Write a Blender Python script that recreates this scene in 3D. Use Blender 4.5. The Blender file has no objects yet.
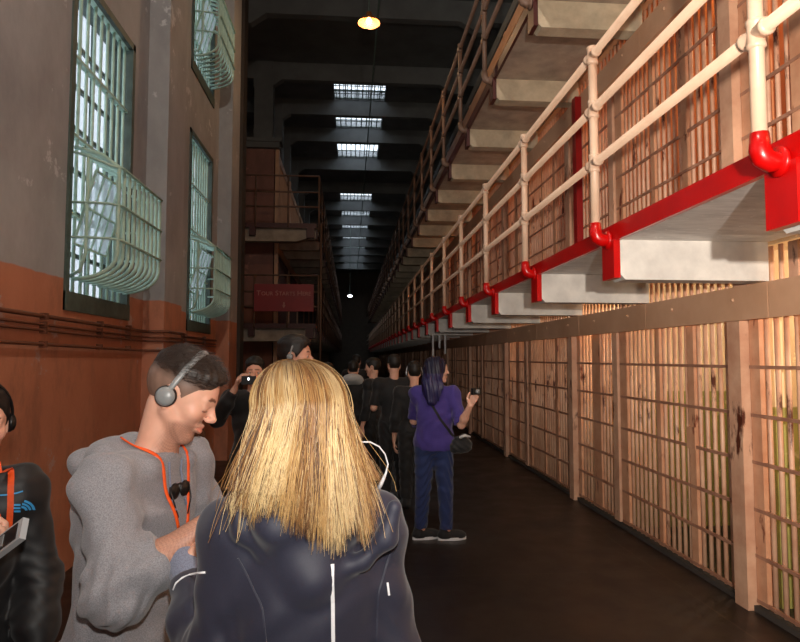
import bpy, math, random
import numpy as np
from mathutils import Vector, Matrix
from mathutils.bvhtree import BVHTree
random.seed(7); np.random.seed(7)
SC = bpy.context.scene; COL = SC.collection
PI = math.pi
# ------------------------------------------------------------------ camera
EYE = 1.66; F = 622.0
b_ = math.atan(37/F); a_ = math.atan(50/F*math.cos(b_))
cr = Vector((math.cos(a_), -math.sin(a_), 0))
cf = Vector((math.sin(a_)*math.cos(b_), math.cos(a_)*math.cos(b_), math.sin(b_)))
cu = cr.cross(cf)
cam_d = bpy.data.cameras.new('camera'); cam = bpy.data.objects.new('camera', cam_d); COL.objects.link(cam)
cam.matrix_world = Matrix(((cr.x, cu.x, -cf.x, 0), (cr.y, cu.y, -cf.y, 0), (cr.z, cu.z, -cf.z, EYE), (0, 0, 0, 1)))
cam_d.sensor_width = 36; cam_d.sensor_fit = 'HORIZONTAL'; cam_d.lens = 36*F/800; cam_d.clip_start = .05; cam_d.clip_end = 300
SC.camera = cam
# ------------------------------------------------------------------ world, exposure, flash
w = bpy.data.worlds.new('overcast_sky'); SC.world = w; w.use_nodes = True
w.node_tree.nodes['Background'].inputs[0].default_value = (.86, .94, 1.0, 1)
w.node_tree.nodes['Background'].inputs[1].default_value = 2.8
SC.view_settings.view_transform = 'Standard'; SC.view_settings.look = 'None'
SC.view_settings.gamma = 1; SC.view_settings.use_curve_mapping = False
SC.view_settings.exposure = 0.0
def spot(name, loc, aim, power, angle, blend, color, radius):
    l = bpy.data.lights.new(name, 'SPOT'); l.energy = power; l.spot_size = math.radians(angle); l.spot_blend = blend
    l.color = color; l.shadow_soft_size = radius
    o = bpy.data.objects.new(name, l); COL.objects.link(o); o.location = loc
    o.rotation_euler = (Vector(aim)-Vector(loc)).to_track_quat('-Z', 'Y').to_euler(); return o
spot('camera_flash', (.02, -.01, EYE+.14), (.1, 3.2, EYE+1.5), 128, 160, 1.0, (1, .95, .88), .02)
FILL_POS = (.05, -1.25, 1.86)
spot('added_fill_beam', FILL_POS, (5.2, 4.0, 3.4), 1400, 104, 1.0, (1, .90, .78), .04)  # added fill light, evens brightness between near people and the cell wall
def point(name, loc, power, color=(1, .55, .25), radius=.05, parent=None):
    l = bpy.data.lights.new(name, 'POINT'); l.energy = power; l.color = color; l.shadow_soft_size = radius
    o = bpy.data.objects.new(name, l); COL.objects.link(o); o.location = loc
    if parent: o.parent = parent
    return o
# ------------------------------------------------------------------ tagging
def tag(o, label=None, cat=None, group=None, kind=None):
    if label: o['label'] = label
    if cat: o['category'] = cat
    if group: o['group'] = group
    if kind: o['kind'] = kind
    return o
def thing(name, label, cat, loc=(0, 0, 0), group=None):
    o = bpy.data.objects.new(name, None); COL.objects.link(o); o.location = loc; o.empty_display_size = .1
    return tag(o, label, cat, group)
def link(name, me, parent=None):
    o = bpy.data.objects.new(name, me); COL.objects.link(o)
    if parent:
        o.parent = parent
        p = Vector((0, 0, 0)); q = parent
        while q: p += q.location; q = q.parent
        o.matrix_parent_inverse = Matrix.Identity(4); o.location = -p
    return o
def copy_tree(o, parent=None, shift=None):
    c = o.copy(); COL.objects.link(c)
    if parent: c.parent = parent
    if shift is not None: c.location = Vector(o.location)+Vector(shift)
    for ch in list(o.children): copy_tree(ch, c)
    return c
# ------------------------------------------------------------------ materials
def lin(c):
    return tuple(((v/255)/12.92 if v/255 <= .04045 else ((v/255+.055)/1.055)**2.4) for v in c)
def nodes(name):
    m = bpy.data.materials.new(name); m.use_nodes = True
    nt = m.node_tree; return m, nt, nt.nodes['Principled BSDF'], nt.nodes, nt.links
def mixrgb(N, L, fac, a, b_):
    n = N.new('ShaderNodeMix'); n.data_type = 'RGBA'
    for s, v in ((0, fac), (6, a), (7, b_)):
        if hasattr(v, 'is_output'): L.new(v, n.inputs[s])
        elif s == 0: n.inputs[0].default_value = v
        else: n.inputs[s].default_value = (*v, 1)
    return n.outputs[2]
def noise(N, L, scale, detail=4, rough=.55, stretch=None, src='Position'):
    g = N.new('ShaderNodeNewGeometry') if src == 'Position' else N.new('ShaderNodeTexCoord')
    o = g.outputs['Position'] if src == 'Position' else g.outputs['Object']
    if stretch:
        mp = N.new('ShaderNodeMapping'); mp.inputs['Scale'].default_value = stretch; L.new(o, mp.inputs[0]); o = mp.outputs[0]
    n = N.new('ShaderNodeTexNoise'); n.inputs['Scale'].default_value = scale; n.inputs['Detail'].default_value = detail
    n.inputs['Roughness'].default_value = rough; L.new(o, n.inputs['Vector']); return n.outputs['Fac']
def ramp(N, L, v, lo, hi):
    n = N.new('ShaderNodeMapRange'); n.inputs[1].default_value = lo; n.inputs[2].default_value = hi; L.new(v, n.inputs[0]); return n.outputs[0]
def bump(N, L, P, v, strength, dist):
    n = N.new('ShaderNodeBump'); n.inputs['Strength'].default_value = strength; n.inputs['Distance'].default_value = dist
    L.new(v, n.inputs['Height']); L.new(n.outputs[0], P.inputs['Normal'])
def paint(name, c, rough=.5, c2=None, scale=3, spots=None, spot_scale=9, spot_at=.66, bmp=.15, stretch=None, metal=0):
    m, nt, P, N, L = nodes(name); c = lin(c); c2 = lin(c2) if c2 else tuple(v*.75 for v in c)
    col = mixrgb(N, L, ramp(N, L, noise(N, L, scale, 5, .6, stretch), .35, .7), c, c2)
    if spots:
        col = mixrgb(N, L, ramp(N, L, noise(N, L, spot_scale, 6, .65, (1, 1, .35)), spot_at, spot_at+.06), col, lin(spots))
    L.new(col, P.inputs['Base Color']); P.inputs['Roughness'].default_value = rough; P.inputs['Metallic'].default_value = metal
    if bmp: bump(N, L, P, noise(N, L, 45, 4), bmp, .004)
    return m
def two_tone(name, top, low, h, edge_noise=.03, rough=.6, top2=None, low2=None, tiers=None, scale=1.6):
    m, nt, P, N, L = nodes(name)
    g = N.new('ShaderNodeNewGeometry'); s = N.new('ShaderNodeSeparateXYZ'); L.new(g.outputs['Position'], s.inputs[0]); z = s.outputs[2]
    if tiers:
        q = N.new('ShaderNodeMath'); q.operation = 'FLOORED_MODULO'; q.inputs[1].default_value = tiers; L.new(z, q.inputs[0]); z = q.outputs[0]
    nz = noise(N, L, 7, 3)
    ad = N.new('ShaderNodeMath'); ad.operation = 'MULTIPLY_ADD'; L.new(nz, ad.inputs[0]); ad.inputs[1].default_value = edge_noise; L.new(z, ad.inputs[2])
    f = ramp(N, L, ad.outputs[0], h-.006+edge_noise/2, h+.006+edge_noise/2)
    n1 = ramp(N, L, noise(N, L, scale, 6, .65, (1, 1, .6)), .32, .68)
    n2 = ramp(N, L, noise(N, L, scale*2.3, 7, .7, (1, 1, .45)), .5, .62)
    tp = mixrgb(N, L, n1, lin(top), lin(top2 or tuple(v*.8 for v in top)))
    lw = mixrgb(N, L, n1, lin(low), lin(low2 or tuple(v*.8 for v in low)))
    lw = mixrgb(N, L, n2, lw, tuple(v*.7 for v in lin(low)))
    n3 = ramp(N, L, noise(N, L, scale*1.7, 8, .72), .60, .63)
    lw = mixrgb(N, L, n3, lw, tuple(v*.5+u*.42 for v, u in zip(lin(low), lin(top)))); tp = mixrgb(N, L, n3, tp, tuple(min(1, v*1.25) for v in lin(top)))
    L.new(mixrgb(N, L, f, lw, tp), P.inputs['Base Color']); P.inputs['Roughness'].default_value = rough
    bump(N, L, P, noise(N, L, 25, 6, .65), .25, .008)
    return m
M = {}
M['wall_left'] = two_tone('weathered_two_tone_plaster', (178, 178, 180), (200, 136, 106), 2.27, .03, .65, (144, 144, 146), (180, 114, 86), scale=1.3)
M['floor'] = None
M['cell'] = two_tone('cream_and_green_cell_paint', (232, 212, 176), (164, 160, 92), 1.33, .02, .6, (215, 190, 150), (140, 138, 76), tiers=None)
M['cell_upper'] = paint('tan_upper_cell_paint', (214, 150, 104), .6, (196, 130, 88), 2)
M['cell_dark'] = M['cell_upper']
def gate_paint():
    m, nt, P, N, L = nodes('worn_tan_gate_paint')
    col = mixrgb(N, L, ramp(N, L, noise(N, L, 4, 5, .6), .35, .7), lin((216, 172, 142)), lin((188, 136, 108)))
    g = N.new('ShaderNodeNewGeometry'); s = N.new('ShaderNodeSeparateXYZ'); L.new(g.outputs['Position'], s.inputs[0])
    q = N.new('ShaderNodeMath'); q.operation = 'FLOORED_MODULO'; q.inputs[1].default_value = 2.5; L.new(s.outputs[2], q.inputs[0])
    d = N.new('ShaderNodeMath'); d.operation = 'SUBTRACT'; L.new(q.outputs[0], d.inputs[0]); d.inputs[1].default_value = 1.3
    ab = N.new('ShaderNodeMath'); ab.operation = 'ABSOLUTE'; L.new(d.outputs[0], ab.inputs[0])
    k = N.new('ShaderNodeMapRange'); k.inputs[1].default_value = .1; k.inputs[2].default_value = .55; k.inputs[3].default_value = .12; k.inputs[4].default_value = 0; L.new(ab.outputs[0], k.inputs[0])
    a = N.new('ShaderNodeMath'); a.operation = 'ADD'; L.new(k.outputs[0], a.inputs[0]); L.new(noise(N, L, 7, 6, .65, (1, 1, .35)), a.inputs[1])
    col = mixrgb(N, L, ramp(N, L, a.outputs[0], .66, .73), col, lin((84, 38, 22)))   # hand-worn rust at bar height
    L.new(col, P.inputs['Base Color']); P.inputs['Roughness'].default_value = .45
    bump(N, L, P, noise(N, L, 45, 4), .15, .004); return m
M['cream'] = gate_paint()
M['cross'] = paint('brown_crossbar_paint', (178, 130, 104), .5, (140, 94, 74), 6)
M['cream_panel'] = paint('rust_streaked_tan_panel', (212, 160, 126), .5, (190, 130, 96), 5, (110, 44, 20), 6, .60)
M['plate'] = paint('tan_steel_band_paint', (204, 160, 128), .5, (186, 142, 110), 2, (90, 52, 34), 14, .72)
M['rail'] = paint('cream_railing_paint', (218, 186, 160), .38, (208, 172, 146), 6, None)
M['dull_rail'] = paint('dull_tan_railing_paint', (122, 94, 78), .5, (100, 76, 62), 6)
M['red'] = paint('glossy_red_enamel', (186, 7, 6), .28, (172, 4, 4), 6)
M['mid_red'] = paint('deep_red_enamel', (140, 10, 12), .4)
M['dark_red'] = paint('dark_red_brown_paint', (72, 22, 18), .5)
M['white'] = paint('chalky_white_concrete_paint', (214, 210, 204), .6, (186, 182, 178), 5, (120, 110, 104), 12, .70, stretch=(1, 4, 1))
M['soffit'] = paint('flaking_grey_soffit_paint', (222, 220, 218), .6, (188, 186, 184), 6, (240, 238, 236), 16, .62, stretch=(1, 3, 1))
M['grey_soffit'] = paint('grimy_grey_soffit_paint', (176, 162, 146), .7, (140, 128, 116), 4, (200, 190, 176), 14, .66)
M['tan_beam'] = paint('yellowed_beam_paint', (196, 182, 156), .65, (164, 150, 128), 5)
M['ceil'] = paint('dim_grey_ceiling_paint', (106, 108, 108), .8, (88, 90, 90), 1.5)
M['shaft'] = paint('pale_skylight_reveal_paint', (190, 198, 204), .7, (160, 168, 174), 3)
M['pink'] = two_tone('pink_block_end_plaster', (150, 104, 92), (140, 84, 62), 3.0, .02, .7)
M['mint'] = paint('chipped_mint_green_paint', (184, 214, 198), .5, (156, 188, 174), 8, (70, 58, 46), 30, .70, bmp=.1)
M['dark_green'] = paint('dark_grey_green_steel', (84, 100, 94), .55, (64, 78, 72), 8)
M['pipe'] = paint('brown_painted_conduit', (120, 74, 54), .5)
M['sign_red'] = paint('dull_red_sign_board', (150, 26, 30), .5)
M['sign_ink'] = paint('pale_sign_lettering', (212, 150, 140), .6)
M['skin'] = None
M['black_plastic'] = paint('black_plastic', (22, 22, 24), .4, bmp=0)
M['grey_plastic'] = paint('grey_plastic', (140, 142, 142), .35, (132, 134, 134), bmp=0)
M['silver'] = paint('silver_plastic', (190, 190, 192), .3, (176, 176, 178), bmp=0)
M['white_plastic'] = paint('white_plastic', (225, 225, 228), .35, (215, 215, 218), bmp=0)
M['orange'] = paint('orange_woven_lanyard', (250, 96, 30), .6, (235, 80, 20), 60, bmp=0)
M['rad'] = paint('brown_radiator_paint', (110, 70, 48), .5)
M['void'] = paint('dark_plaster', (70, 62, 56), .8)  # plain dark plaster tone, slightly mottled
M['endwall'] = paint('far_end_plaster', (110, 100, 90), .8)
def floor_mat():
    m, nt, P, N, L = nodes('polished_dark_concrete')
    col = mixrgb(N, L, ramp(N, L, noise(N, L, 1.2, 6, .6), .35, .7), lin((38, 28, 23)), lin((28, 22, 19)))
    br = N.new('ShaderNodeTexBrick'); g = N.new('ShaderNodeNewGeometry'); L.new(g.outputs['Position'], br.inputs['Vector'])
    br.inputs['Scale'].default_value = 1; br.inputs['Brick Width'].default_value = 2.4; br.inputs['Row Height'].default_value = 2.4
    br.inputs['Mortar Size'].default_value = .006; br.offset = 0
    br.inputs['Color1'].default_value = br.inputs['Color2'].default_value = (1, 1, 1, 1); br.inputs['Mortar'].default_value = (0, 0, 0, 1)
    # the slab joints
    col = mixrgb(N, L, br.outputs['Fac'], col, lin((62, 50, 42)))
    L.new(col, P.inputs['Base Color'])
    r = ramp(N, L, noise(N, L, 3, 5), .3, .7); mr = N.new('ShaderNodeMapRange'); mr.inputs[3].default_value = .3; mr.inputs[4].default_value = .5
    L.new(r, mr.inputs[0]); L.new(mr.outputs[0], P.inputs['Roughness'])
    bump(N, L, P, noise(N, L, 12, 5), .1, .004); return m
M['floor'] = floor_mat()
def glass_mat(name, haze):
    m, nt, P, N, L = nodes(name); N.remove(P); out = N['Material Output']
    t = N.new('ShaderNodeBsdfTransparent'); t.inputs[0].default_value = (.95, .97, 1, 1)
    d = N.new('ShaderNodeBsdfTranslucent'); d.inputs[0].default_value = (.8, .82, .85, 1)
    g = N.new('ShaderNodeBsdfGlossy'); g.inputs[0].default_value = (.9, .9, .9, 1); g.inputs[1].default_value = .2
    a = N.new('ShaderNodeMixShader'); a.inputs[0].default_value = haze; L.new(t.outputs[0], a.inputs[1]); L.new(d.outputs[0], a.inputs[2])
    b = N.new('ShaderNodeMixShader'); b.inputs[0].default_value = .05; L.new(a.outputs[0], b.inputs[1]); L.new(g.outputs[0], b.inputs[2])
    L.new(b.outputs[0], out.inputs[0]); return m
M['glass'] = glass_mat('hazy_window_glass', .45); M['skyglass'] = glass_mat('skylight_glass', .12)
def emit(name, c, s):
    m, nt, P, N, L = nodes(name); P.inputs['Base Color'].default_value = (*lin(c), 1)
    P.inputs['Emission Color'].default_value = (*lin(c), 1); P.inputs['Emission Strength'].default_value = s; return m
M['bulb'] = emit('warm_glowing_bulb', (255, 190, 110), 9)
M['led'] = emit('white_indicator_light', (240, 245, 255), 6)
# ------------------------------------------------------------------ mesh builder
class MB:
    def __init__(s): s.v = []; s.f = []; s.sm = []; s.mi = []; s.m = 0
    def add(s, vs, fs, smooth=False):
        n = len(s.v); s.v += [tuple(p) for p in vs]
        for f in fs: s.f.append(tuple(i+n for i in f)); s.sm.append(smooth); s.mi.append(s.m)
        return s
    def box(s, x0, x1, y0, y1, z0, z1):
        return s.add([(x, y, z) for z in (z0, z1) for y in (y0, y1) for x in (x0, x1)],
                     [(0, 2, 3, 1), (4, 5, 7, 6), (0, 1, 5, 4), (2, 6, 7, 3), (0, 4, 6, 2), (1, 3, 7, 5)])
    def prism_y(s, pts, y0, y1):      # pts (x,z) outline extruded along y
        n = len(pts)
        return s.add([(x, y0, z) for x, z in pts]+[(x, y1, z) for x, z in pts],
                     [tuple(range(n)), tuple(range(2*n-1, n-1, -1))]+[(i, i+n, (i+1) % n+n, (i+1) % n) for i in range(n)])
    def obox(s, c, R, h):             # oriented box, R 3 axes
        c = Vector(c); vs = []
        for k in (-1, 1):
            for j in (-1, 1):
                for i in (-1, 1): vs.append(c+Vector(R[0])*h[0]*i+Vector(R[1])*h[1]*j+Vector(R[2])*h[2]*k)
        return s.add(vs, [(0, 2, 3, 1), (4, 5, 7, 6), (0, 1, 5, 4), (2, 6, 7, 3), (0, 4, 6, 2), (1, 3, 7, 5)])
    def tube(s, pts, r, n=8, flat=1.0, up=None):
        pts = [Vector(p) for p in pts]; R = r if hasattr(r, '__len__') else [r]*len(pts); vs = []; pu = None
        for i, p in enumerate(pts):
            t = (pts[min(i+1, len(pts)-1)]-pts[max(i-1, 0)]).normalized()
            if up is not None: u0 = Vector(up)
            elif pu is not None: u0 = pu
            else: u0 = Vector((0, 0, 1)) if abs(t.z) < .9 else Vector((1, 0, 0))
            e = t.cross(u0)
            if e.length < 1e-4: e = t.cross(Vector((.3, .8, .5)))
            e.normalize(); u = e.cross(t); pu = u
            for k in range(n):
                a = 2*PI*(k+.5)/n; vs.append(p+(e*math.cos(a)+u*math.sin(a)*flat)*R[i])
        m = len(pts); fs = [(i*n+k, i*n+(k+1) % n, (i+1)*n+(k+1) % n, (i+1)*n+k) for i in range(m-1) for k in range(n)]
        fs += [tuple(range(n-1, -1, -1)), tuple(range((m-1)*n, m*n))]
        return s.add(vs, fs, n > 4)
    def lathe(s, c, prof, n=20, axis=(0, 0, 1)):
        c = Vector(c); A = Vector(axis).normalized(); e = A.cross(Vector((0, 0, 1)) if abs(A.z) < .9 else Vector((1, 0, 0))).normalized(); u = A.cross(e)
        vs = [c+A*h+(e*math.cos(2*PI*k/n)+u*math.sin(2*PI*k/n))*r for r, h in prof for k in range(n)]
        m = len(prof); return s.add(vs, [(i*n+k, i*n+(k+1) % n, (i+1)*n+(k+1) % n, (i+1)*n+k) for i in range(m-1) for k in range(n)], True)
    def ball(s, c, r, n=12):
        r = r if hasattr(r, '__len__') else (r, r, r)
        vs = []; m = n//2+1
        for i in range(m):
            t = PI*i/(m-1)
            for k in range(n): a = 2*PI*k/n; vs.append((c[0]+r[0]*math.sin(t)*math.cos(a), c[1]+r[1]*math.sin(t)*math.sin(a), c[2]+r[2]*math.cos(t)))
        return s.add(vs, [(i*n+k, (i+1)*n+k, (i+1)*n+(k+1) % n, i*n+(k+1) % n) for i in range(m-1) for k in range(n)], True)
    def build(s, name, mat, parent=None, **kw):
        me = bpy.data.meshes.new(name); me.from_pydata(s.v, [], s.f); me.update()
        for mt in (mat if isinstance(mat, (list, tuple)) else [mat]): me.materials.append(mt)
        me.polygons.foreach_set('use_smooth', s.sm); me.polygons.foreach_set('material_index', s.mi); me.update()
        o = link(name, me, parent)
        if kw: tag(o, **kw)
        return o
def tubes(name, mat, parent, *paths, r=.01, n=8, **kw):
    m = MB()
    for p in paths: m.tube(p, r, n)
    return m.build(name, mat, parent, **kw)
S_ = dict(kind='structure')
# ------------------------------------------------------------------ room shell
XL, XW, XF = -2.2, 2.68, 1.65
BAY, MOD = 1.6, 3.2
YEND = 60
MB().box(-7, 6.2, -4, YEND+.3, -.2, 0).build('floor', M['floor'], **S_)
# left wall with window openings
WINS = [(k, 4.95+3.6*k, 6.35+3.6*k, z0, z1) for k in (-1, 0, 1) for z0, z1 in ((2.03, 4.82), (5.65, 8.4))]
def wall_with_holes(x0, x1, ya, yb, za, zb, holes):
    m = MB(); ys = sorted({ya, yb, *[h[0] for h in holes], *[h[1] for h in holes]}); zs = sorted({za, zb, *[h[2] for h in holes], *[h[3] for h in holes]})
    for i in range(len(ys)-1):
        run = None
        for j in range(len(zs)-1):
            cy, cz = (ys[i]+ys[i+1])/2, (zs[j]+zs[j+1])/2
            if any(h[0] < cy < h[1] and h[2] < cz < h[3] for h in holes): continue
            m.box(x0, x1, ys[i], ys[i+1], zs[j], zs[j+1])
    return m
wall_with_holes(XL-.35, XL, -4, 12.4, 0, 10.3, [(w_[1], w_[2], w_[3], w_[4]) for w_ in WINS]).build('wall_left', M['wall_left'], **S_)
for i, y in enumerate((-.4, 3.2-0, 6.8, 10.4)):
    if i == 1: continue
    MB().box(XL, XL+.22, y, y+.68, 0, 9.4).build('trim_%d' % (i+1), M['wall_left'], **S_)
MB().box(XL-.35, XL+.1, 12.1, 12.5, 0, 10.3).build('trim_5', M['void'], **S_)
MB().box(-7.2, 6.2, -4.2, -4, 0, 10.3).build('wall_back', M['void'], **S_)
MB().box(-7.2, -7, 12, YEND, 0, 10.3).build('wall_far_left', M['void'], **S_)
MB().box(-7.2, XL-.3, 12, 12.4, 0, 10.3).build('wall_return', M['void'], **S_)
MB().box(-7.2, 6.2, YEND, YEND+.2, 0, 10.3).build('wall_end', M['endwall'], **S_)
MB().box(6.0, 6.2, -4, YEND, 0, 10.3).build('wall_right', M['void'], **S_)
# ceiling with skylight openings
BE = [-1.5, 2, 6.5, 10.5, 14.0, 17.4, 19.9, 22.4, 25.8, 29.4, 33.0, 36.6, 40.2, 43.8, 47.4, 51.0, 55.0]
SKY = [(a+.24, b-.02) for a, b in zip(BE, BE[1:]) if 17 < a < 52 and a != 25.8]
SX0, SX1 = -.55, 1.1
m = MB(); zc = 10.05
m.box(-7.2, SX0, -4.2, YEND+.2, zc, zc+.35); m.box(SX1, 6.2, -4.2, YEND+.2, zc, zc+.35)
cur = -4.2
for a, b in SKY: m.box(SX0, SX1, cur, a, zc, zc+.35); cur = b
m.box(SX0, SX1, cur, YEND+.2, zc, zc+.35)
m.build('ceiling', M['ceil'], **S_)
for i, y in enumerate(BE):
    m = MB(); t = .22
    m.prism_y([(-2.75, 9.3), (-2.3, 9.3), (-1.95, 9.55), (2.55, 9.55), (2.95, 9.3), (3.2, 9.3), (3.2, 10.06), (-2.75, 10.06)], y, y+t)
    m.box(-7, -2.75, y, y+t, 9.55, 10.06); m.box(3.2, 6, y, y+t, 9.55, 10.06)
    m.build('trim_%d' % (i+10), M['ceil'] if not (17 < y < 52) else M['ceil'], **S_)
for i, (a, b) in enumerate(SKY):
    root = MB()
    for x in np.linspace(SX0, SX1, 10): root.box(x-.02, x+.02, a, b, zc+.05, zc+.07)
    for y in np.linspace(a, b, 5): root.box(SX0, SX1, y-.03, y+.03, zc+.05, zc+.07)
    fr = root.build('window_%d' % (i+20), M['dark_green'], **S_)
    MB().box(SX0, SX1, a, b, zc+.075, zc+.08).build('pane', M['skyglass'], fr)
    if i == 0:
        sc = MB()
        for q in range(14): x = SX0+.06+q*.12; sc.box(x, x+.025, a, b, zc+.03, zc+.035)
        for q in range(7): y = a+.1+q*.28; sc.box(SX0, SX1, y, y+.06, zc+.03, zc+.035)
        sc.build('wire_screen', M['dark_green'], fr)
# ------------------------------------------------------------------ windows and cages on the left wall
def window(i, y0, y1, z0, z1, tilt=False):
    m = MB(); x = XL-.08
    m.box(x-.12, XL+.015, y0, y0+.07, z0, z1); m.box(x-.12, XL+.015, y1-.07, y1, z0, z1)
    m.box(x-.12, XL+.02, y0, y1, z0, z0+.15); m.box(x-.12, XL+.015, y0, y1, z1-.07, z1)
    fr = m.build('window_%d' % i, M['dark_green'], **S_)
    g = MB(); n = 9
    for k in range(n):
        y = y0+.13+(y1-y0-.26)*k/(n-1); g.tube([(x+.03, y, z0+.12), (x+.03, y, z1-.05)], .014, 8)
    g.build('bar_grille', M['mint'], fr)
    g = MB(); q = int((z1-z0)/.6)
    for k in range(q+1):
        z = z0+.14+(z1-z0-.2)*k/q; g.box(x+.0, x+.055, y0+.05, y1-.05, z-.012, z+.012)
    g.build('crossbar', M['mint'], fr)
    g = MB()
    for k in range(4): y = y0+.07+(y1-y0-.14)*k/3; g.box(x-.14, x-.11, y-.018, y+.018, z0+.1, z1-.05)
    for k in range(8): z = z0+.15+(z1-z0-.2)*k/7; g.box(x-.14, x-.11, y0+.05, y1-.05, z-.018, z+.018)
    g.build('sash', M['dark_green'], fr)
    MB().box(x-.15, x-.145, y0, y1, z0, z1).build('pane', M['glass'], fr)
    # open hopper sash leaning into the cage
    c = MB(); hz = z0+.55; top = z0+1.15
    P0, P1 = Vector((x+.06, 0, hz)), Vector((x+.22, 0, top))
    for k in range(5):
        y = y0+.2+(y1-y0-.75)*k/4; c.tube([P0+Vector((0, y, 0)), P1+Vector((0, y, 0))], .012, 4)
    for k in range(3):
        p = P0.lerp(P1, k/2); c.tube([p+Vector((0, y0+.2, 0)), p+Vector((0, y1-.55, 0))], .012, 4)
    c.build('hopper_sash', M['mint'], fr)
    c = MB(); c.add([P0+Vector((0, y0+.2, 0)), P0+Vector((0, y1-.55, 0)), P1+Vector((0, y1-.55, 0)), P1+Vector((0, y0+.2, 0))], [(0, 1, 2, 3)]).build('hopper_pane', M['glass'], fr)
    return fr
wn = 1
for k, y0, y1, z0, z1 in WINS:
    window(wn, y0, y1, z0, z1); wn += 1
def cage(y0, y1, z0, label):
    t = thing('window_cage', label, 'window cage', (XL, (y0+y1)/2, z0+.3), 'bar cages bulging from the left windows')
    xo = XL+.33; zt, zb = z0+1.17, z0+.46
    def prof(xoff):   # J path in (x,z) from the wall at the top, out, down, and back under
        pts = [(XL-.02, zt+.16), (XL+xoff*.6, zt+.1), (XL+xoff, zt)]
        for q in range(5): pts.append((XL+xoff, zt-(zt-zb)*(q+1)/5))
        for q in range(1, 7):
            a = q/6*PI/2; pts.append((XL+xoff*math.cos(a), zb-.2*math.sin(a)))
        return pts
    n = 10
    for k in range(n):
        y = y0+.1+(y1-y0-.2)*k/(n-1)
        MB().tube([(px, y, pz) for px, pz in prof(.33)], .017, 6).build('cage_bar', M['mint'], t)
    for z in (zt, z0+.86, z0+.58):
        MB().tube([(XL-.02, y0+.02, z+(.1 if z == zt else 0)), (XL+.12, y0+.02, z+(.06 if z == zt else 0)), (xo-.05, y0+.05, z), (xo+.02, y0+.12, z), (xo+.02, y1-.12, z), (xo-.05, y1-.05, z), (XL+.12, y1-.02, z), (XL-.02, y1-.02, z+(.1 if z == zt else 0))], .02, 6, .55).build('cage_hoop', M['mint'], t)
    for s, y in ((1, y0+.02), (-1, y1-.02)):
        for xo2 in (.12,):
            MB().tube([(XL+xo2, y, zt+.08), (XL+xo2, y, zb), (XL+xo2*.6, y+s*.02, zb-.14), (XL-.02, y+s*.04, zb-.19)], .014, 6).build('side_bar', M['mint'], t)
cage(5.02, 6.3, 2.03, 'mint green bar cage bulging from the nearest tall window on the left')
cage(8.62, 9.9, 2.03, 'mint green bar cage on the second lower window, just above the hoodie man')
cage(8.62, 9.9, 5.65, 'bar cage on the upper second-storey window near the top edge')
# conduits along the left wall
for z, r, lab in ((1.96, .016, 'thick brown conduit running along the left wall right under the window'), (1.90, .010, 'thin brown cable running just below the thick conduit on the left wall'), (1.86, .010, 'second thin brown cable below the conduit on the left wall'), (1.76, .012, 'lowest brown conduit on the left orange wall with small clips')):
    t = thing('wall_conduit', lab, 'conduit', (XL, 4, z)); e = XL+.03
    MB().tube([(e, -3.9, z), (e, 3, z+.01), (e, 6.75, z-.02), (e+.02, 6.78, z-.02), (e+.22, 6.78, z-.02), (e+.23, 6.82, z-.02), (e+.23, 7.46, z-.02), (e+.2, 7.5, z-.02), (e, 7.52, z-.02), (e, 10.3, z-.02)], r, 6).build('pipe_run', M['pipe'], t)
    for y in (3.4, 4.6, 5.6, 6.3, 8.4, 9.5): MB().box(XL, e+r+.006, y, y+.03, z-.025, z+.02).build('clip', M['pipe'], t)
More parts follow.
